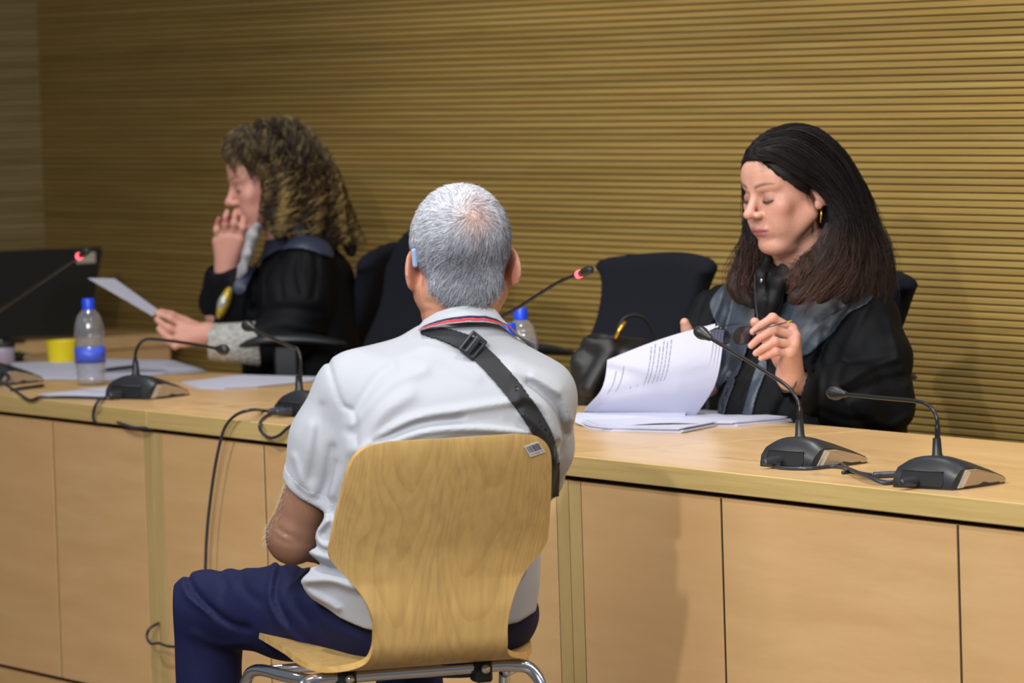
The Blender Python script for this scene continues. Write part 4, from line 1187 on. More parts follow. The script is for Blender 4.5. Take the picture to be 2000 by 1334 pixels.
# man's hair: cap under short strands
Hc = Sdf(HC-np.array([.12, .14, .12]), HC+np.array([.12, .13, .17]), .0035)
Hc.local(HR, HC, HK); Hc.ell((0, -.013, .047), (.0795, .098, .089), 0); Hc.ell((0, .022, .038), (.069, .070, .081), .02); Hc.ell((0, -.050, -.030), (.060, .045, .055), .02); Hc.local()
hx, hy, hzg = Hc.grid()
dl = np.stack(np.broadcast_arrays(hx-HC[0], hy-HC[1], hzg-HC[2]), -1) @ HR / HK
lim = -.066+.060*np.clip((dl[..., 1]+.02)/.05, 0, 1)+.050*np.clip((np.abs(dl[..., 0])-.018)/.052, 0, 1)**1.5
Hc.d = smax(Hc.d, ((lim-dl[..., 2])*HK).astype(np.float32), .004); Hc.d = smax(Hc.d, ((dl[..., 1]-.075)*HK).astype(np.float32), .004).astype(np.float32)
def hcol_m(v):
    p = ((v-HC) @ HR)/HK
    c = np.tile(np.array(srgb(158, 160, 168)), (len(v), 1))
    c = mixc(c, srgb(205, 208, 218), np.clip((p[:, 2]-.03)/.08, 0, 1)+np.clip((-p[:, 0]-.02)/.06, 0, 1)*.6)  # top and left side painted lighter, as lit from the upper left
    c = mixc(c, srgb(96, 98, 106), np.exp(-(((p[:, 0]-.0)/.05)**2+((p[:, 2]-.0)/.045)**2))*.55*(p[:, 1] < 0)+np.clip((p[:, 0]-.045)/.03, 0, 1)*.5)  # lower back darker; right side painted darker, turned away from that light
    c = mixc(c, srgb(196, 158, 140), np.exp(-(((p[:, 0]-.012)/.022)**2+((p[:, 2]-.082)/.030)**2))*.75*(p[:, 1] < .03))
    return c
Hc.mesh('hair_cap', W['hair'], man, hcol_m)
v, f = Hc.verts()
P0 = v[rng.choice(len(v), 21000)]+rng.normal(size=(21000, 3))*.0015
p = ((P0-HC) @ HR)/HK
P0 = P0[(p[:, 1] < .03) & ~((np.abs(p[:, 0]) > .058) & (p[:, 2] < .035) & (p[:, 1] > -.030))]; P0 = Hc.project(P0, .0)
Nn = Hc.normal(P0); k_ = (Nn @ HR)[:, 1] < .45; P0, Nn = P0[k_], Nn[k_]; p = ((P0-HC) @ HR)/HK
crown = np.array([-.003, -.088, .083])
down = np.array([0, -.25, -1.0])
fl = p-crown; fl /= np.linalg.norm(fl, axis=1, keepdims=True)+1e-6
sw = np.cross(fl, np.array([0, -.75, .66]))*.75
dist = np.linalg.norm(p-crown, axis=1)[:, None]
flow = fl+sw*np.exp(-dist/.06)+np.array([-.25, 0, -.2])*np.clip(dist/.1, 0, 1)
flow = flow @ HR.T
flow += np.sin(P0[:, [1, 2, 0]]*170+1.3)*.22+np.sin(P0[:, [2, 0, 1]]*320)*.15
flow += rng.normal(size=flow.shape)*.24
flow -= Nn*(flow*Nn).sum(1, keepdims=True)*.98; flow /= np.linalg.norm(flow, axis=1, keepdims=True)
K_ = 5; L_ = rng.uniform(.010, .024, len(P0)); lift = rng.uniform(.04, .32, len(P0))
P = np.zeros((len(P0), K_, 3)); P[:, 0] = P0
for i in range(1, K_):
    t = i/(K_-1)
    P[:, i] = P[:, i-1]+(flow+Nn*(lift*(1-t*.8))[:, None])*(L_/(K_-1))[:, None]
    s_ = Hc.sample(P[:, i]); P[:, i] += Hc.normal(P[:, i])*np.clip(.0012-s_, 0, .01)[:, None]
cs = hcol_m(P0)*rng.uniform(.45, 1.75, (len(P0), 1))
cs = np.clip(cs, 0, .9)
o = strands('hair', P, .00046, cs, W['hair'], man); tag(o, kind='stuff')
# hair on the forearm edge
d0 = unit(elL-shL)
m_ = 420; tt_ = rng.uniform(.35, 1.05, m_); an_ = rng.uniform(math.pi*.70, math.pi*1.25, m_)
base = shL+(elL-shL)*tt_[:, None]
rad_ = np.stack([np.cos(an_), np.sin(an_)*.8, np.zeros(m_)], 1)
P0 = BH.project(base+rad_*.05, .0, 6); Nn = BH.normal(P0)
P = np.stack([P0, P0+Nn*.005+np.array([0, 0, -.004]), P0+Nn*.008+np.array([0, 0, -.010])], 1)+rng.normal(size=(m_, 3, 3))*.0008
o = strands('arm_hair', P, .00022, np.tile(np.array(srgb(190, 176, 150)), (m_, 1)), W['hair'], man); tag(o, kind='stuff')
# hearing aid behind the left ear
q = A(810, 503, .015)
Ha = Sdf(q-.03, q+.03, .0011)
Ha.local(rotx(.1) @ roty(-.05), q-np.array([0, .014, 0])); Ha.box((0, 0, 0), (.0048, .0055, .0165), .0042, 0); Ha.local()
ha = Ha.mesh('hearing_aid', plain('hearing_aid_blue', srgb(150, 172, 205), .35), None); ha.location = man.location; ha.rotation_euler = man.rotation_euler
tag(ha, 'pale blue hearing aid hooked behind the left ear of the man', 'hearing aid')
# ------------------------------------------------------------------ plywood chair
FC = Frame(838, 8.17)
ch = empty('plywood_chair', tuple(FC.O+np.array([0, 0, .0])), FC.rz+R_(19)); tag(ch, 'bent plywood chair with chrome frame, under the grey-haired man', 'chair')
W['ply'] = ply('birch_ply', srgb(200, 164, 102), srgb(191, 154, 93))
W['ply_edge'] = wood('ply_edge', srgb(214, 178, 112), srgb(180, 136, 70), srgb(200, 160, 95), (1, 1, 1), 40, .4)
# profile (s, y, z) from the top of the back down and forward under the legs, half width there
prof = [(-0.118, 0.871, 0.112), (-0.118, 0.866, 0.143), (-0.117, 0.858, 0.160), (-0.114, 0.845, 0.172), (-0.106, 0.823, 0.180), (-0.087, 0.779, 0.186), (-0.066, 0.735, 0.191), (-0.046, 0.694, 0.194), (-0.039, 0.678, 0.193), (-0.033, 0.661, 0.183), (-0.027, 0.639, 0.162), (-0.022, 0.617, 0.145), (-0.018, 0.592, 0.131), (-0.015, 0.565, 0.122), (-0.010, 0.538, 0.119), (-0.003, 0.513, 0.121), (0.014, 0.493, 0.128), (0.040, 0.481, 0.152), (0.075, 0.476, 0.188), (0.115, 0.476, 0.208), (0.170, 0.479, 0.214), (0.240, 0.485, 0.216), (0.345, 0.491, 0.212), (0.415, 0.491, 0.205), (0.455, 0.484, 0.190), (0.471, 0.472, 0.165)]
PR = crom(prof, 4); nU = 24
def shell_pt(i, u, off):
    y, z, w = PR[i]
    a = PR[max(i-1, 0)]; b = PR[min(i+1, len(PR)-1)]
    t = np.array([b[0]-a[0], b[1]-a[1]]); t /= np.linalg.norm(t)+1e-9
    nrm = np.array([-t[1], t[0]])  # towards the sitter
    x = u*w
    back = np.clip((.62-0)/1, 0, 1)
    cu = .028*(x/.2)**2 if i < len(PR)*.42 else .028*(x/.2)**2*max(0, 1-(i-len(PR)*.42)/8)
    seat = np.clip((i-len(PR)*.70)/10, 0, 1)*.020*(abs(x)/.22)**2.2
    return np.array([x, y+cu+nrm[0]*off, z+seat+nrm[1]*off])
n = len(PR); V = []; 
for off in (-.0055, .0055):
    for i in range(n):
        for j in range(nU+1):
            u = -1+2*j/nU; V.append(shell_pt(i, u, off))
m_ = nU+1; b = n*m_; Fq = []
for i in range(n-1):
    for j in range(nU):
        q = [i*m_+j, i*m_+j+1, (i+1)*m_+j+1, (i+1)*m_+j]
        Fq.append(q); Fq.append([b+k for k in q[::-1]])
ed = [i*m_ for i in range(n)]; e2 = [i*m_+nU for i in range(n)]
Fe = []
for L_ in (ed, e2):
    for a, c in zip(L_[:-1], L_[1:]): Fe.append([a, c, b+c, b+a])
for i in (0, n-1):
    for j in range(nU): Fe.append([i*m_+j, i*m_+j+1, b+i*m_+j+1, b+i*m_+j])
sh = MB().raw(V, Fq+Fe)
o = sh.build('seat_shell', W['ply'], ch, True, 35); o.data.materials.append(W['ply_edge'])
for k in range(len(Fq), len(Fq)+len(Fe)): o.data.polygons[k].material_index = 1
# chrome frame
zt = .462; yb_ = .085
MB().tube(crom([(-.252, -.06, .004), (-.245, .0, .22), (-.238, yb_-.035, .39), (-.222, yb_-.010, .446), (-.188, yb_, zt-.004), (-.10, yb_, zt-.002), (0, yb_, zt-.002), (.10, yb_, zt-.002), (.160, yb_, zt-.004), (.196, yb_-.010, .446), (.212, yb_-.035, .39), (.220, .0, .22), (.228, -.06, .004)], 6), .0115, 14).build('rear_frame', W['chrome'], ch, True)
for sx in (-1, 1):
    MB().tube(crom([(sx*.15, yb_+.01, zt-.016), (sx*.185, yb_+.04, zt-.010), (sx*.215, .18, zt-.006), (sx*.232, .29, zt-.006), (sx*.240, .335, zt-.03), (sx*.244, .36, .37), (sx*.258, .43, .004)], 6), .0105, 14).build('side_frame', W['chrome'], ch, True)
    cx_ = sx*.122-.018; fx_ = -.252 if sx < 0 else .228
    MB().box((cx_-.015, yb_-.020, zt-.028), (cx_+.015, yb_+.018, zt+.010), .004).build('clamp', W['mic_dark'], ch)
    MB().lathe([(.0, .0), (.007, .001), (.008, .008), (.0, .010)], (cx_, yb_-.018, zt-.004), 14, (0, -1, 0)).build('screw', W['chrome'], ch, True)
    MB().lathe([(.015, .0), (.017, .004), (.017, .024), (.0125, .028)], (fx_, -.06, .0), 14).build('foot_cap', W['mic_dark'], ch, True, 40)
    MB().lathe([(.014, .0), (.016, .004), (.016, .024), (.0115, .028)], (sx*.258, .43, .0), 14).build('foot_cap', W['mic_dark'], ch, True, 40)
MB().tube([(-.232, .29, zt-.008), (.232, .29, zt-.008)], .009, 12).build('cross_bar', W['chrome'], ch, True)
stk = empty("barcode_sticker", (0, 0, 0)); stk.parent = ch
def sc(i, u, off=-.0066): return shell_pt(i, u, off)
def st_pt(a, b):
    """a,b in metres on the sticker: from a point of the back surface"""
    i0, u0 = 12, .835
    p = shell_pt(i0, u0, -.0066); ex = unit(shell_pt(i0, u0+.02, -.0066)-p); ez = unit(shell_pt(i0-2, u0, -.0066)-shell_pt(i0+2, u0, -.0066))
    t = .24; c, s_ = math.cos(t), math.sin(t)
    ex2, ez2 = ex*c+ez*s_, ez*c-ex*s_
    return p+ex2*a+ez2*b

W['sticker'] = plain('sticker_white', srgb(214, 212, 216), .45)
W['print'] = plain('sticker_print', srgb(52, 52, 66), .6)
w_s, h_s = .032, .0235
q0 = [st_pt(-w_s/2, -h_s/2), st_pt(w_s/2, -h_s/2), st_pt(w_s/2, h_s/2), st_pt(-w_s/2, h_s/2)]
nn = unit(np.cross(q0[1]-q0[0], q0[3]-q0[0])); nn = nn if nn[1] < 0 else -nn
MB().raw(list(q0)+[q+nn*.0006 for q in q0], [[0, 1, 2, 3], [4, 5, 6, 7], [0, 1, 5, 4], [1, 2, 6, 5], [2, 3, 7, 6], [3, 0, 4, 7]]).build('sticker_label', W["sticker"], stk)
bars = MB(); x = -w_s/2+.0022; rb = random.Random(5)
while x < w_s/2-.0026:
    ww = rb.choice([.0003, .0005, .0008, .0011]); 
    q = [st_pt(x, -h_s/2+.0075), st_pt(x+ww, -h_s/2+.0075), st_pt(x+ww, h_s/2-.0025), st_pt(x, h_s/2-.0025)]
    bars.raw([p_+nn*.0008 for p_ in q], [[0, 1, 2, 3]]); x += ww+rb.choice([.0003, .0004, .0007])
g = bars.build('bars', W['print'], stk); tag(g, kind='stuff')
# the illegible line of characters below the bars
txt = bpy.data.curves.new('characters', 'FONT'); txt.body = 'DCAAJ000155'; txt.size = .0052; txt.align_x = 'CENTER'
to = bpy.data.objects.new('characters', txt); link(to)
dg = bpy.context.evaluated_depsgraph_get(); me = bpy.data.meshes.new_from_object(to.evaluated_get(dg)); bpy.data.objects.remove(to)
me.materials.clear(); me.materials.append(W['print'])
for v_ in me.vertices:
    p_ = st_pt(v_.co.x*.92, -h_s/2+.0022+v_.co.y)+nn*.0009; v_.co = tuple(map(float, p_))
o = bpy.data.objects.new('characters', me); link(o); o.parent = stk; tag(o, kind='stuff')
# ================================================================== dark-haired woman on the right
FW = Frame(1560, 10.10)
woman = FW.root('person'); tag(woman, 'dark-haired person in black robe with satin facings reading lifted papers at the right', 'person')
G = FW.at
SK_W = np.array(srgb(198, 149, 130))
HCw = G(1546, 378, -.12); HRw = rotz(R_(129)) @ rotx(R_(-9)) @ np.diag([1, 1, .945]); HKw = 1.03
B = Sdf((-.36, -.50, .62), (.30, .30, 1.42), .003)
head_sdf(B, HRw, HCw, HKw, female=True, nose=.003)
B.ell(HCw+HRw @ np.array([0, .040, -.108]), (.030, .030, .018), .025)     # soft under-chin
B.chain([G(1566, 420, -.080), G(1562, 490, -.075), G(1568, 560, -.02)], [.052, .053, .056], .025)
B.loft([(G(1560, 800)[2], G(1585, 800)[0], .02, .15, .09, R_(-30)), (G(1560, 650)[2], G(1578, 650)[0], .01, .155, .09, R_(-30)), (G(1560, 590)[2], G(1573, 590)[0], .005, .12, .07, R_(-30)), (G(1560, 555)[2], G(1572, 555)[0], .0, .06, .05, R_(-30))], .02)
shL, elL, wrL = G(1700, 620, -.06), G(1722, 790, -.15), G(1543, 742, -.300)
B.chain([shL, elL], [.042, .038], .02); B.chain([elL, (elL+wrL)/2, wrL], [.036, .031, .0235], .015)
def fingers(S, wr, F, palmr=(.0225, .0125), thumb=None, rads=(.0088, .0088, .0084, .0074), k=.013):
    for i, f in enumerate(F):
        S.cone(wr, f[0], palmr[0], palmr[1], k)
        r0 = rads[i]
    for i, f in enumerate(F):
        r0 = rads[i]; S.chain(f, [r0*1.12, r0*1.02, r0*.93, r0*.80][:len(f)], .0022)
        for q in f[:2]: S.ell(q, (r0*1.16,)*3, .005)
    if thumb is not None:
        S.chain(thumb, [.0155, .0128, .0112, .0095][:len(thumb)], .005)
hF = [[G(1546, 643, -.315), G(1509, 621, -.335), G(1486, 635, -.340), G(1470, 648, -.338)],
      [G(1552, 657, -.330), G(1511, 644, -.352), G(1484, 660, -.355), G(1467, 675, -.350)],
      [G(1550, 674, -.342), G(1513, 667, -.362), G(1491, 680, -.362), G(1476, 690, -.356)],
      [G(1541, 691, -.346), G(1515, 687, -.362), G(1500, 694, -.360), G(1486, 700, -.355)]]
fingers(B, wrL+np.array([0, 0, .012]), hF, thumb=[G(1525, 706, -.285), G(1502, 668, -.275), G(1485, 643, -.290), G(1474, 629, -.298)])
# right hand holding the page
P0_ = FW.local(on_y(1341, 645, .605)); yh = P0_[1]
wrR = G(1372, 700, yh+.06); shR, elR = G(1408, 615, .10), G(1375, 740, .0)
B.chain([shR, elR, wrR], [.040, .036, .024], .015)
hFr = [[G(1362, 662, yh+.045), G(1345, 652, yh+.035), G(1336, 668, yh+.022)], [G(1368, 668, yh+.04), G(1352, 664, yh+.03), G(1345, 680, yh+.022)], [G(1374, 676, yh+.035), G(1360, 676, yh+.028), G(1354, 690, yh+.02)], [G(1380, 684, yh+.03), G(1368, 688, yh+.026), G(1364, 700, yh+.02)]]
fingers(B, wrR, hFr, thumb=[G(1358, 682, yh+.03), G(1347, 662, yh+.014), G(1341, 644, yh+.008), G(1337, 630, yh+.004)])
hc = head_col(HRw, HCw, HKw, SK_W, srgb(150, 76, 88), srgb(186, 108, 92), srgb(74, 54, 44), srgb(140, 96, 82))
def wcol(v):
    c = hc(v)
    for f in hF:
        d = np.linalg.norm(v-f[-1]-unit(f[-1]-f[-2])*.003, axis=1); c = mixc(c, srgb(226, 186, 180), np.exp(-(d/.0065)**4)*.8)
        for q in f[:3]: d = np.linalg.norm(v-q, axis=1); c = mixc(c, srgb(196, 122, 104), np.exp(-(d/.011)**2)*.4)
    return c
B.desk_cut(FW)
B.mesh('body', W['skin'], woman, wcol)

for sx in (1, -1):
    lp = crom([HCw+HRw @ (np.array([sx*a, b_, c_])*HKw) for a, b_, c_ in [(.0195, .0885, .0030), (.0255, .0935, .0006), (.0330, .0945, -.0002), (.0400, .0905, .0012), (.0465, .0840, .0050)]], 5)
    MB().tube(lp, [.0004]+[.0011]*(len(lp)-2)+[.0004], 6).build('eyelashes', W['mic_black'], woman, True)
# robe
S = Sdf((-.40, -.46, .40), (.34, .34, 1.14), .0042)
yw = R_(-30)
def lw_(py, cx, cy, a, b): q = G(cx, py, cy); return (q[2], q[0], cy, a, b, yw)
S.loft([lw_(1120, 1590, -.02, .23, .20), lw_(940, 1590, .0, .215, .17), lw_(838, 1588, .01, .20, .145), lw_(760, 1586, .015, .195, .138), lw_(680, 1580, .015, .192, .128), lw_(625, 1575, .01, .188, .112), lw_(590, 1573, .01, .165, .095), lw_(560, 1571, .005, .115, .078), lw_(535, 1570, .0, .070, .060)], .02, 2.3)
S.ell(G(1700, 612, -.075), (.055, .06, .045), .03); S.ell(G(1405, 600, .085), (.05, .055, .04), .03)
S.chain([G(1692, 630, -.085), G(1712, 700, -.115), G(1722, 785, -.150)], [.060, .068, .062], .03)
S.chain([G(1718, 790, -.155), G(1655, 780, -.215), G(1565, 756, -.288)], [.066, .066, .048], .03)
S.chain([G(1408, 618, .085), G(1378, 660, .06), G(1362, 720, .01)], [.054, .055, .050], .03)
S.cone(G(1360, 725, .01), G(1372, 690, yh+.09), .046, .038, .02)
S.ell(G(1500, 800, -.07), (.10, .07, .10), .05)
# sleeve opening round the near wrist and neck opening
wd = unit(wrL-elL)
S.cone(G(1566, 757, -.290), G(1525, 740, -.320), .034, .046, .006, '-')
S.cone(G(1566, 470, -.06), G(1572, 545, -.02), .050, .052, .006, '-')
for pts, w, a in [([(1680, 572), (1650, 610), (1615, 660), (1592, 705)], 7, -.010), ([(1692, 590), (1665, 640), (1640, 700), (1632, 740)], 9, .006), ([(1640, 735), (1690, 705), (1745, 690)], 8, .008), ([(1650, 755), (1700, 735), (1765, 725)], 9, -.008), ([(1640, 745), (1665, 790), (1700, 830)], 9, -.007), ([(1610, 640), (1600, 720), (1595, 800)], 7, -.006), ([(1628, 600), (1575, 650), (1540, 720)], 9, .005), ([(1500, 690), (1460, 760), (1440, 830)], 8, -.006), ([(1470, 690), (1430, 760), (1412, 830)], 7, .006), ([(1445, 700), (1415, 760), (1395, 830)], 6, -.006), ([(1540, 760), (1520, 800), (1515, 835)], 9, -.006), ([(1385, 570), (1365, 610), (1352, 660)], 6, -.005), ([(1415, 560), (1402, 600), (1380, 650)], 8, .006), ([(1432, 575), (1425, 620), (1400, 680)], 6, -.006), ([(1700, 800), (1735, 815), (1770, 800)], 9, .006), ([(1735, 620), (1750, 680), (1770, 740)], 8, .005), ([(1600, 780), (1650, 800), (1700, 800)], 7, -.005)]:
    S.fold([G(px, py, 0) for px, py in pts], w/FW.s, a, None, .12)
S.noise(.0020, 30, 21); S.noise(.0010, 80, 22)
S.desk_cut(FW)
RB = S.copy()
S.mesh('robe', W['robe'], woman)
def patch(src, lo, hi, vs, poly, off, th, name, mat, parent, ymax=None, sm=5, label=None):
    Q = Sdf(lo, hi, vs)
    Q.d = src.sample(np.stack(np.broadcast_arrays(*Q.grid()), -1).reshape(-1, 3)).reshape(tuple(Q.n)).astype(np.float32)
    p2 = Q.poly2d([q[[0, 2]] for q in poly], True, sm)
    Q.d = smax(np.abs(Q.d-off)-th, p2, .0015)
    if ymax is not None: Q.d = smax(Q.d, Q.grid()[1]-ymax, .002)
    Q.d = Q.d.astype(np.float32)
    o = Q.mesh(name, mat, parent, None, True)
    if label: tag(o, label)
    return o
LO, HI = (-.26, -.42, .70), (.24, .14, 1.12)
patch(RB, LO, HI, .0030, [G(a, b, -.05) for a, b in [(1636, 534), (1676, 548), (1704, 572), (1690, 590), (1655, 610), (1628, 645), (1602, 668), (1575, 690), (1535, 692), (1505, 680), (1488, 655), (1500, 625), (1530, 592), (1575, 560), (1605, 540)]], .005, .0022, 'satin_facing', W['satin'], woman, .05, 4, 'blue-black satin facing')
patch(RB, LO, HI, .0030, [G(a, b, .0) for a, b in [(1428, 552), (1465, 560), (1478, 600), (1468, 650), (1452, 700), (1425, 770), (1405, 838), (1378, 838), (1392, 760), (1408, 690), (1402, 640), (1385, 600), (1400, 570)]], .005, .0022, 'satin_facing', W['satin'], woman, .10, 4, 'blue-black satin facing')
patch(RB, LO, HI, .0030, [G(a, b, .0) for a, b in [(1482, 700), (1500, 705), (1478, 770), (1460, 838), (1442, 838), (1458, 770)]], .005, .0022, 'satin_facing', W['satin'], woman, .10, 4)
# blouse collar
S = Sdf(G(1440, 640, -.22), G(1640, 480, .12), .0026)
S.chain([G(1500, 508, -.095), G(1489, 540, -.110), G(1487, 590, -.11), G(1489, 630, -.11)], [.008, .012, .014, .010], .02)
S.chain([G(1530, 526, -.110), G(1524, 550, -.125), G(1508, 590, -.125), G(1496, 630, -.12)], [.008, .013, .014, .009], .02)
S.ell(G(1508, 575, -.095), (.024, .020, .050), .02); S.ell(G(1520, 545, -.075), (.030, .030, .030), .02)
S.chain([G(1500, 503, -.08), G(1530, 482, -.03), G(1590, 490, .03), G(1620, 520, -.03), G(1585, 525, -.09), G(1535, 518, -.110)], [.008, .010, .014, .014, .012, .009], .015)
S.fold([G(1500, 530, 0), G(1498, 580, 0), G(1494, 625, 0)], .0025, -.004)
S.mesh('blouse_collar', plain('blouse_matt', (.005, .005, .006), .6, spec=.3), woman)
MB().lathe([(.0, .0), (.004, .001), (.0045, .004), (.0, .005)], tuple(G(1488, 548, -.135)), 12, tuple(unit([-.4, -1, .2]))).build('button', W['chrome'], woman, True)
# earring and wrist cord
e0 = HCw+HRw @ np.array([-.083, -.004, -.036])
MB().tube([e0, e0+np.array([0, -.002, -.008]), e0+np.array([-.002, -.002, -.027])], [.0014, .0022, .0018], 8).build('earring', W['gold'], woman, True)
wv = unit(wrL-elL); cpt = wrL+wv*.004; a1 = unit(np.cross(wv, [0, 0, 1])); a2 = np.cross(wv, a1)
MB().tube([cpt+(a1*math.cos(t)+a2*math.sin(t))*.0262 for t in np.linspace(0, 2*math.pi, 25)], .0014, 6).build('wrist_cord', W['cable'], woman, True)

# ---- hair of the dark-haired woman
def hair_cap(R, c, k, lim_y, lim_z, pad, vs=.0035):
    H = Sdf(np.array(c)-.17, np.array(c)+.17, vs)
    H.local(R, c, k)
    H.ell((0, -.014, .047), (.0755+pad, .096+pad, .087+pad), 0); H.ell((0, .022, .037), (.066+pad, .070+pad, .079+pad), .02); H.ell((0, -.045, -.03), (.062+pad, .05+pad, .06), .02); H.local()
    g = H.grid(); dl = np.stack(np.broadcast_arrays(g[0]-c[0], g[1]-c[1], g[2]-c[2]), -1) @ np.linalg.inv(R).T / k
    lz = np.interp(dl[..., 1], lim_y, lim_z)-.75*np.clip(np.abs(dl[..., 0])-.024, 0, .06)*(dl[..., 1] > .015)
    H.d = smax(H.d, ((lz-dl[..., 2])*k).astype(np.float32), .008).astype(np.float32)
    return H
def cap_strands(H, R, c, k, n, L, colf, rad, parent, back=(0, -1, -.35), lift=.12, wave=.0, name='hairline'):
    v, f = H.verts(); r = np.random.default_rng(77)
    P0 = v[r.choice(len(v), n)]+r.normal(size=(n, 3))*.002
    P0 = H.project(P0, .0); Ri = np.linalg.inv(R)
    p = (P0-c) @ Ri.T/k; keep = (p[:, 2] > .0); P0 = P0[keep]; n = len(P0)
    K = 9; P = np.zeros((n, K, 3)); P[:, 0] = P0; d0 = R @ np.array(back, float); d0 /= np.linalg.norm(d0)
    jit = r.normal(size=(n, 3))*.12; LL = L*r.uniform(.5, 1.1, n)
    cl = r.uniform(0, 6.3, n)
    for i in range(1, K):
        q = P[:, i-1]; Nn = H.normal(q); fl = d0+jit
        fl = fl-Nn*(fl*Nn).sum(1, keepdims=True); fl /= np.linalg.norm(fl, axis=1, keepdims=True)+1e-9
        sd = np.cross(Nn, fl)
        q = q+(fl+sd*(wave*np.sin(i*1.3+cl+q[:, :1].ravel()*60))[:, None]+Nn*(lift/(i+.5)))*(LL/(K-1))[:, None]
        s_ = H.sample(q); P[:, i] = q+H.normal(q)*np.clip(.0006-s_, 0, .01)[:, None]
    o = strands(name, P, rad, colf(P), W['hair'], parent); tag(o, kind='stuff'); return o
HL_Y = [-.06, -.035, -.020, .0, .02, .045, .065, .085, .12]; HL_Z = [-.13, -.09, .020, .034, .040, .058, .074, .086, .11]
Hw = hair_cap(HRw, HCw, HKw, HL_Y, HL_Z, .010)
def dark(n, t=None): 
    a = np.array(srgb(24, 19, 19)); b = np.array(srgb(96, 66, 50)); return a, b
guides = [([(1478, 300, -.225), (1515, 303, -.225), (1562, 330, -.215), (1612, 366, -.190), (1641, 410, -.185), (1632, 465, -.200), (1595, 515, -.225), (1560, 548, -.235)], .012, .020, 1.0),
          ([(1482, 298, -.205), (1540, 290, -.210), (1606, 337, -.195), (1652, 410, -.180), (1648, 480, -.190), (1600, 540, -.225), (1562, 575, -.235), (1545, 585, -.23)], .018, .026, 1.0),
          ([(1488, 288, -.19), (1560, 274, -.19), (1628, 325, -.17), (1662, 410, -.16), (1660, 490, -.175), (1630, 550, -.21), (1600, 590, -.22)], .018, .028, .8),
          ([(1500, 280, -.17), (1580, 270, -.15), (1640, 320, -.13), (1672, 400, -.12), (1682, 480, -.13), (1672, 545, -.16), (1650, 590, -.18)], .018, .028, .5),
          ([(1520, 270, -.15), (1600, 276, -.11), (1655, 340, -.08), (1692, 420, -.07), (1708, 490, -.09), (1702, 550, -.11), (1690, 600, -.13)], .016, .026, .4),
          ([(1540, 266, -.13), (1615, 293, -.07), (1668, 360, -.03), (1702, 440, -.02), (1722, 500, -.04), (1722, 560, -.06), (1712, 600, -.07)], .014, .024, .4),
          ([(1468, 300, -.155), (1462, 330, -.07), (1468, 400, -.02), (1468, 460, -.02), (1448, 510, -.06), (1432, 555, -.09), (1446, 592, -.10)], .012, .020, .9),
          ([(1470, 306, -.150), (1475, 360, -.04), (1485, 450, .0), (1468, 510, -.04), (1452, 560, -.08), (1470, 600, -.10)], .012, .022, .8),
          ([(1500, 280, -.12), (1560, 300, .0), (1600, 400, .03), (1610, 480, .03), (1610, 540, .03)], .02, .03, .2),
          ([(1622, 440, -.20), (1598, 490, -.215), (1562, 525, -.235), (1528, 548, -.240)], .010, .013, 1.0)]
Hv = Sdf(G(1390, 640, -.36), G(1760, 235, .16), .0045)
for g, r0, r1, _ in guides:
    C = crom([G(*q) for q in g], 4); rr = np.linspace(r0*.7, r1*.8, len(C)); rr[-3:] *= [.8, .6, .35]
    Hv.chain(list(C), list(rr*.72), .012)
Hv.fold([G(1470, 440, 0), G(1471, 441, 0)], .001, 0)
fc = HCw+HRw @ np.array([-.02, .075, -.02])
dl_ = np.stack(np.broadcast_arrays(*[a-b for a, b in zip(Hv.grid(), HCw)]), -1) @ HRw
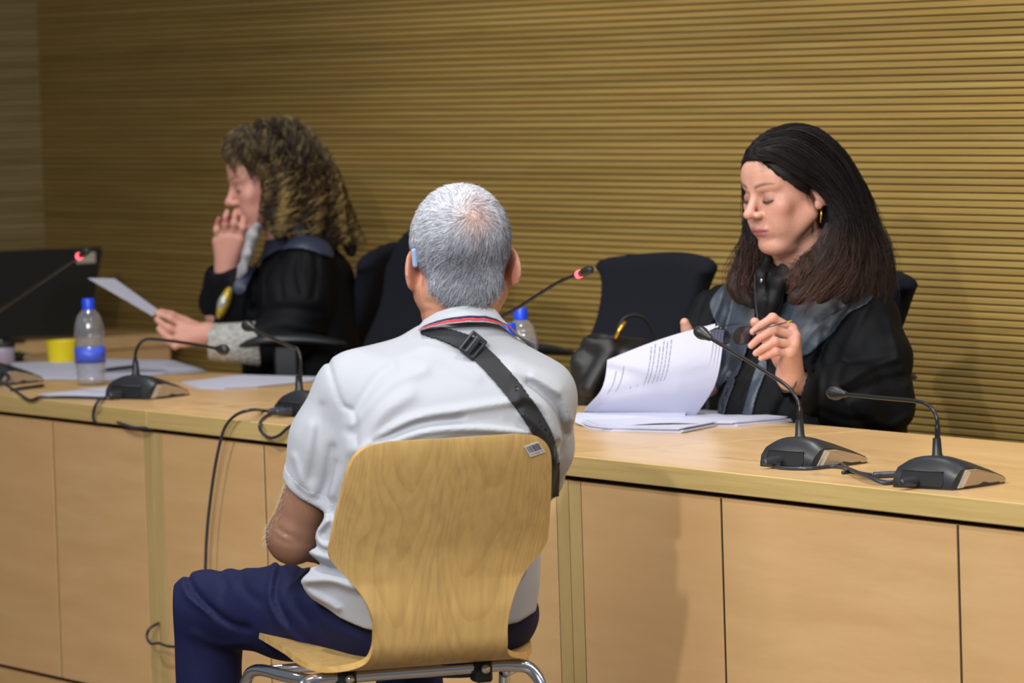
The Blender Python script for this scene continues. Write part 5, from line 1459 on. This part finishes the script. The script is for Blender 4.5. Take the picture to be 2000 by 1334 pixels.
# keep the face clear
HFc = Sdf(Hv.lo, Hv.lo+(Hv.n-1)*Hv.vs, Hv.vs)
Hv.noise(.0012, 120, 31)
def hcol_w(v):
    t = np.clip((FW.at(1560, 420)[2]-v[:, 2])/.17, 0, 1)
    return mixc(np.tile(np.array(srgb(18, 15, 16)), (len(v), 1)), srgb(38, 27, 23), t)
Hw.mesh('hair_cap', W['hair'], woman, hcol_w); Hv.mesh('hair_volume', W['hair'], woman, hcol_w)
def lock_strands(guides, at, ns, curl=0.0, wl_=.03, seed=5, steps=9, flare=1.0, jitter=.0015, head=None, minr=.0):
    r = np.random.default_rng(seed); out = []; tt = []; gi = []
    for k_, (g, r0, r1, lt) in enumerate(guides):
        C = crom([at(*q) for q in g], steps); K = len(C)
        T = np.gradient(C, axis=0); T /= np.linalg.norm(T, axis=1, keepdims=True)
        A_ = np.cross(T, np.array([.1, .9, .3])); A_ /= np.linalg.norm(A_, axis=1, keepdims=True); B_ = np.cross(T, A_)
        ph = r.uniform(0, 2*np.pi, ns); rad = np.sqrt(r.uniform(.35, 1.25, ns))
        prof = np.interp(np.linspace(0, 1, K), [0, .3, .8, 1], [r0, (r0+r1)/2, r1, r1*flare])
        end = r.uniform(.62, 1.0, ns)**.8
        cl_ = r.integers(0, 9, ns); cph = r.uniform(0, 6.3, 9); cam = r.uniform(.3, 1.5, 9)
        for j in range(ns):
            idx = np.linspace(0, (K-1)*end[j], K); i0 = np.clip(np.floor(idx).astype(int), 0, K-2); f = (idx-i0)[:, None]
            c = C[i0]*(1-f)+C[i0+1]*f; a = A_[i0]; b = B_[i0]; pr = prof[i0]
            sw = ph[j]+.5*np.sin(np.linspace(0, 3, K)+ph[j])
            rd = rad[j]*pr
            p = c+a*(np.cos(sw)*rd)[:, None]+b*(np.sin(sw)*rd)[:, None]
            if curl:
                s_ = np.linspace(0, 1, K); L = np.linalg.norm(np.diff(C, axis=0), axis=1).sum()
                q_ = cl_[j]; w = 2*np.pi*L/wl_*(.8+.5*cam[q_]*.5)*s_+cph[q_]+r.normal()*.35
                amp = curl*np.clip(s_*3, 0.2, 1)*(.6+.6*cam[q_])*r.uniform(.85, 1.15); sw = cph[q_]*1.0+.5*np.sin(np.linspace(0, 3, K)+cph[q_])+r.normal()*.25; rd = (.55+.5*cam[q_]/1.5)*pr*r.uniform(.9, 1.1)
                p = c+a*(np.cos(sw)*rd)[:, None]+b*(np.sin(sw)*rd)[:, None]
                p = p+a*(np.cos(w)*amp)[:, None]+b*(np.sin(w)*amp)[:, None]
            else:
                s_ = np.linspace(0, 1, K)
                q_ = cl_[j]; am = .0115*cam[q_]*np.clip(s_*1.6-.5, 0, 1)
                p = p+a*(np.sin(s_*10+cph[q_])*am)[:, None]+b*(np.cos(s_*8.5+cph[q_])*am)[:, None]+a*(np.sin(s_*9+ph[j]*2)*.0022*s_)[:, None]*r.uniform(0, 2.2)
            out.append(p+r.normal(size=(K, 3))*jitter*.15); tt.append(lt); gi.append(K)
    return out, np.array(tt)
def build_locks(name, out, colf, rad, parent, mat, km=22):
    K = min(max(len(p) for p in out), km); P = []
    for p in out:
        x = np.linspace(0, 1, len(p)); q = np.linspace(0, 1, K)
        P.append(np.stack([np.interp(q, x, p[:, i]) for i in range(3)], 1))
    P = np.array(P); c = colf(P)
    o = strands(name, P, rad, c, mat, parent); tag(o, kind='stuff'); return o
out, lt = lock_strands(guides, G, 330, 0, seed=8, steps=6)
def cw(P):
    t = np.clip((G(1560, 430)[2]-P[..., 2])/.15, 0, 1)*lt[:, None]
    r = np.random.default_rng(3).uniform(.45, 1.9, len(P))[:, None, None]*(1+.45*np.sin(P[..., :1]*260+P[..., 1:2]*180)*np.sin(P[..., 2:3]*40))
    a = np.array(srgb(28, 23, 24)); b = np.array(srgb(82, 58, 47))
    return np.clip((a+(b-a)*t[..., None])*r, 0, .8)
build_locks('hair', out, cw, .00075, woman, W['hair'])

cap_strands(Hw, HRw, HCw, HKw, 4200, .050, lambda P: np.tile(np.array(srgb(30, 25, 26)), (len(P), 1))*np.random.default_rng(4).uniform(.5, 1.8, (len(P), 1)), .0006, woman, (0, -1, -.30))
# glasses held in the near hand, with their cord
gl_ = FW.root('eyeglasses'); tag(gl_, 'dark-rimmed eyeglasses held folded open in the hand of the dark-haired woman', 'eyeglasses')
m, nt, b = newmat('lens'); o_ = nt.nodes['Material Output']; nt.nodes.remove(b)
t1 = N(nt, 'ShaderNodeBsdfTransparent'); t1.inputs[0].default_value = (.45, .46, .52, 1); t2 = N(nt, 'ShaderNodeBsdfGlossy'); t2.inputs['Roughness'].default_value = .05
mx = N(nt, 'ShaderNodeMixShader'); mx.inputs[0].default_value = .12
nt.links.new(t1.outputs[0], mx.inputs[1]); nt.links.new(t2.outputs[0], mx.inputs[2]); nt.links.new(mx.outputs[0], o_.inputs[0]); W['lens'] = m
def lens(cx, cy, w, h, y0, y1, tilt):
    pts = []
    for k in range(28):
        t = 2*math.pi*k/28; u = math.copysign(abs(math.cos(t))**.8, math.cos(t)); v = math.copysign(abs(math.sin(t))**.8, math.sin(t))
        pts.append(G(cx+u*w, cy-v*h+u*tilt, y0+(y1-y0)*(u+1)/2))
    r = MB().tube(pts+[pts[0]], .0013, 6, False).build('rim', W['mic_black'], gl_, True)
    c = sum(pts)/len(pts); off = np.array([0, -.0004, 0])
    MB().raw([p for p in pts]+[p+off for p in pts], [list(range(28)), [28+i for i in range(28)][::-1]]).build('lens', W['lens'], gl_)
lens(1407, 657, 19, 15, -.325, -.300, 3); lens(1452, 655, 21, 17, -.360, -.330, -3)
MB().tube(crom([G(1426, 656, -.312), G(1430, 652, -.322), G(1434, 655, -.333)], 4), .0013, 6).build('bridge', W['mic_black'], gl_, True)
MB().tube(crom([G(1388, 655, -.326), G(1386, 647, -.30), G(1410, 638, -.27), G(1440, 633, -.25), G(1470, 634, -.25)], 5), .0012, 6).build('temple_arm', W['mic_black'], gl_, True)
MB().tube(crom([G(1472, 650, -.355), G(1490, 642, -.368), G(1520, 634, -.366), G(1538, 629, -.350)], 5), .0013, 6).build('temple_arm', W['cable'], gl_, True)
MB().tube([G(1536, 630, -.352), G(1546, 627, -.345)], [.0016, .0020], 6).build('temple_tip', plain('amber', srgb(190, 160, 60), .4), gl_, True)
MB().tube(crom([G(1474, 535, -.15), G(1475, 570, -.21), G(1477, 600, -.27), G(1480, 626, -.30)], 5), .0016, 6).build('cord', W['cable'], gl_, True)

# ================================================================== curly-haired woman on the left
FL = Frame(560, 12.25); G2 = FL.at; G = G2
wl_ = FL.root('person'); tag(wl_, 'curly-haired person in black robe with grey lace cuff, one hand at the mouth', 'person')
HCl = G(527, 360, -.02); HRl = rotz(R_(101)) @ rotx(R_(-11)); HKl = 1.0
SK_L = np.array(srgb(200, 146, 130))
B = Sdf((-.36, -.36, .66), (.22, .26, 1.42), .0036)
head_sdf(B, HRl, HCl, HKl, True)
B.chain([G(540, 395, .0), G(560, 450, .0), G(572, 500, .0)], [.048, .048, .054], .025)
B.loft([(G(590, 735)[2], G(590, 735)[0], .0, .15, .10, R_(100)), (G(590, 600)[2], G(590, 600)[0], .0, .155, .10, R_(100)), (G(590, 520)[2], G(585, 520)[0], .0, .11, .07, R_(100)), (G(590, 490)[2], G(575, 490)[0], .0, .06, .05, R_(100))], .02)
shN, elN, wrN = G(592, 530, -.16), G(560, 660, -.21), G(405, 652, -.22)
B.chain([shN, elN], [.04, .037], .02); B.chain([elN, (elN+wrN)/2, wrN], [.036, .032, .0225], .015)
nF = [[G(356, 636, -.225), G(334, 622, -.225), G(318, 616, -.222), G(306, 612, -.220)], [G(352, 648, -.235), G(330, 641, -.240), G(316, 632, -.236), G(306, 624, -.230)], [G(353, 660, -.240), G(333, 662, -.245), G(319, 652, -.242), G(310, 642, -.238)], [G(358, 670, -.240), G(342, 676, -.244), G(329, 668, -.242), G(320, 658, -.240)]]
fingers(B, wrN, nF, thumb=[G(388, 642, -.20), G(360, 628, -.195), G(334, 616, -.205), G(314, 610, -.212)])
elF, wrF = G(428, 610, .05), G(443, 528, -.01)
B.chain([G(560, 540, .16), elF], [.04, .036], .02); B.chain([elF, wrF], [.034, .024], .015)
fF = [[G(469, 466, -.045), G(474, 444, -.060), G(475, 429, -.058), G(474, 417, -.048)], [G(454, 462, -.042), G(457, 436, -.060), G(459, 421, -.056), G(461, 411, -.044)], [G(439, 464, -.036), G(439, 437, -.052), G(441, 423, -.048), G(444, 413, -.038)], [G(426, 471, -.028), G(423, 449, -.042), G(424, 436, -.040), G(428, 427, -.032)]]
fingers(B, wrF, fF, (.0255, .0155), thumb=[G(462, 498, -.02), G(476, 478, -.025), G(484, 458, -.03), G(486, 444, -.03)])
hl = head_col(HRl, HCl, HKl, SK_L, srgb(160, 84, 84), srgb(196, 120, 106), srgb(96, 76, 56), srgb(130, 96, 84))
B.desk_cut(FL)
B.mesh('body', W['skin'], wl_, hl)
# robe
S = Sdf((-.30, -.36, .44), (.26, .34, 1.16), .0048)
yl = R_(100)
def ll(py, cx, cy, a, b): q = G(cx, py, cy); return (q[2], q[0], cy, a, b, yl)
S.loft([ll(900, 600, 0, .165, .15), ll(735, 592, 0, .180, .15), ll(650, 588, 0, .185, .142), ll(580, 588, 0, .188, .135), ll(530, 592, 0, .175, .118), ll(495, 590, 0, .125, .09), ll(470, 580, 0, .075, .070)], .02)
S.chain([G(600, 522, -.15), G(580, 590, -.19), G(562, 650, -.205)], [.068, .082, .070], .03)
S.chain([G(562, 655, -.205), G(520, 668, -.215)], [.064, .058], .02)
S.chain([G(560, 540, .15), G(470, 590, .10), G(424, 590, .05)], [.06, .055, .042], .03)
S.cone(G(424, 595, .05), G(430, 545, .005), .042, .038, .02)
S.cone(G(434, 548, .003), G(442, 505, -.015), .030, .040, .006, '-')
S.cone(G(450, 640, -.02), G(470, 560, -.04), .045, .05, .03)
for pts, w, a in [([(505, 520), (495, 560), (500, 610)], 6, -.007), ([(530, 505), (520, 545), (522, 580)], 5, -.007), ([(556, 495), (548, 530), (550, 570)], 5, -.006), ([(585, 490), (580, 525), (588, 560)], 5, -.006), ([(615, 492), (618, 530), (610, 570)], 6, -.006), ([(500, 600), (560, 592), (620, 600)], 9, -.007), ([(500, 630), (560, 622), (630, 640)], 8, .006), ([(480, 560), (472, 600), (470, 640)], 7, .006)]:
    S.fold([G(px, py, 0) for px, py in pts], w/FL.s, a, None, .1)
S.noise(.0022, 30, 41); S.desk_cut(FL); RL = S.copy(); S.mesh('robe', W['robe'], wl_)
patch(RL, (-.20, -.36, .90), (.20, .20, 1.16), .0034, [G(a, b, -.08) for a, b in [(452, 565), (470, 530), (492, 495), (525, 462), (565, 448), (610, 448), (640, 470), (652, 500), (625, 492), (590, 482), (550, 486), (518, 505), (494, 535), (474, 575)]], .007, .004, 'satin_facing', plain('satin_blue', (.022, .030, .062), .45), wl_, .10, 4, 'blue-black satin collar band')
# cuff of grey lace
W['lace'] = plain('lace_grey', srgb(158, 158, 154), .8, noise=.38, nscale=85, bumps=.6, bdist=.003)
S = Sdf(G(380, 760, -.36), G(545, 600, -.08), .0034)
S.cone(G(510, 672, -.215), G(424, 668, -.218), .056, .046, 0)
S.d = smax(S.d, -(S.d+.007), .001)
gx, gy, gz = S.grid(); S.d = smax(S.d, np.maximum(G(405, 660, -.2)[0]-gx, gx-G(508, 660, -.2)[0])+0*gy+0*gz, .003).astype(np.float32)
th = np.arctan2(gz-G(465, 668, -.2)[2], gy+.217)
S.d = (S.d-.0014*np.sin(th*22)*np.sin((gx)*190)).astype(np.float32)
S.mesh('lace_cuff', W['lace'], wl_)
# blouse jabot, badge
S = Sdf(G(430, 570, -.14), G(530, 430, .08), .003)
S.chain([G(506, 440, -.07), G(492, 462, -.085), G(484, 495, -.09), G(475, 525, -.09), G(462, 545, -.085)], [.011, .015, .014, .010, .006], .01); S.noise(.003, 150, 4)
S.mesh('white_jabot', plain('blouse_white', srgb(158, 156, 160), .8, noise=.4, nscale=60), wl_)
q = G(438, 592, -.10)
Sb = Sdf(q-.06, q+.06, .0025); Rb = rotx(R_(-4)) @ roty(R_(22))
Sb.ell(q, (.015, .028, .043), 0, '+', Rb); Sb.mesh('badge', plain('badge_gold', srgb(200, 172, 60), .4, .4, noise=.4, nscale=90), wl_)
Sb = Sdf(q-.06, q+.06, .0025); Sb.ell(q+Rb @ np.array([-.003, -.006, .0]), (.0135, .024, .026), 0, '+', Rb); o = Sb.mesh('badge_shield', plain('badge_silver', srgb(190, 195, 190), .35, .5, noise=.4, nscale=120), wl_)
cpt = wrF+unit(elF-wrF)*.004; wv = unit(wrF-elF); a1 = unit(np.cross(wv, [0, 1, 0])); a2 = np.cross(wv, a1)
MB().tube([cpt+(a1*math.cos(t)+a2*math.sin(t))*.0275 for t in np.linspace(0, 2*math.pi, 25)], .0035, 8).build('wrist_band', W['cable'], wl_, True)
# curly hair
gL = [([(474, 285, -.04), (492, 275, -.08), (535, 300, -.11), (548, 350, -.12), (538, 400, -.12), (530, 440, -.12)], .020, .026, .9),
      ([(462, 285, -.03), (500, 262, -.08), (545, 300, -.11), (560, 360, -.12), (555, 420, -.12), (540, 470, -.12)], .022, .030, .8),
      ([(475, 272, -.02), (530, 252, -.06), (585, 300, -.09), (605, 370, -.10), (600, 430, -.11), (580, 470, -.13)], .022, .032, .5),
      ([(500, 262, .0), (560, 250, -.02), (615, 305, -.04), (640, 380, -.05), (645, 440, -.06), (650, 485, -.07)], .022, .034, .4),
      ([(510, 262, .03), (570, 262, .03), (625, 325, .03), (655, 400, .02), (675, 455, .0), (690, 495, -.01)], .022, .032, .5),
      ([(500, 270, .05), (560, 285, .08), (600, 360, .09), (625, 430, .08), (640, 480, .06)], .022, .034, .3),
      ([(482, 278, -.05), (520, 318, -.09), (528, 370, -.10), (522, 420, -.10), (520, 455, -.10)], .012, .014, 1.0),
      ([(490, 262, .02), (466, 272, -.01), (456, 292, -.05), (470, 318, -.075), (492, 345, -.09)], .010, .014, .7), ([(500, 258, .05), (470, 262, .04), (452, 280, .01), (452, 298, -.02), (462, 310, -.05)], .010, .012, .5), ([(520, 252, .0), (480, 262, -.04), (474, 285, -.08), (500, 325, -.10), (515, 365, -.10)], .012, .014, .8)]
Hl = hair_cap(HRl, HCl, HKl, HL_Y, [z_+.012 for z_ in HL_Z], .006)
Hq = Sdf(G(430, 560, -.26), G(750, 225, .22), .005)
for g, r0, r1, _ in gL[:6]:
    C = crom([G(*q) for q in g], 4); rr = np.linspace(r0*.75, r1*.7, len(C)); rr[-2:] *= [.7, .4]; Hq.chain(list(C), list(rr*.8), .014)
Hq.noise(.004, 130, 51)
hcl = lambda v: np.tile(np.array(srgb(34, 28, 21)), (len(v), 1))
Hl.mesh('hair_cap', W['hair'], wl_, hcl); Hq.mesh('hair_volume', W['hair'], wl_, hcl)
cap_strands(Hl, HRl, HCl, HKl, 2400, .055, lambda P: np.tile(np.array(srgb(84, 76, 58)), (len(P), 1))*np.random.default_rng(5).uniform(.4, 1.6, (len(P), 1)), .0011, wl_, (0, -1, -.5), .35, .7)
out, lt = lock_strands(gL, G, 190, .0105, .046, seed=9, steps=14, flare=1.35)
def clh(P):
    r = np.random.default_rng(13); k = r.uniform(.5, 1.5, len(P))[:, None, None]; bl = (np.sin(P[:, 8, :1]*95+P[:, 8, 2:3]*70+P[:, 3, 1:2]*60)+r.normal(size=(len(P), 1))*.5 > .0)[:, :, None]
    t = np.clip((G(560, 290)[2]-P[..., 2])/.12, 0, 1)[..., None]
    a = np.array(srgb(66, 62, 52)); b = np.where(bl, np.array(srgb(176, 150, 96)), np.array(srgb(66, 46, 32)))
    return np.clip((a+(b-a)*(.35+.65*t))*k, 0, .8)
build_locks('hair', out, clh, .0014, wl_, W['hair'], 44)

# paper held by the curly-haired woman
pts = [G(172, 543, -.20), G(224, 544, -.05), G(310, 606, -.14), G(299, 617, -.222)]
o = MB().raw(list(pts)+[p_+np.array([0, .001, -.0015]) for p_ in pts], [[0, 1, 2, 3], [4, 5, 6, 7], [0, 1, 5, 4], [1, 2, 6, 5], [2, 3, 7, 6], [3, 0, 4, 7]]).build('held_paper', W['white'], None)
o.location = FL.O; o.rotation_euler = (0, 0, FL.rz); tag(o, 'single white sheet held up in the hand of the curly-haired woman', 'paper')
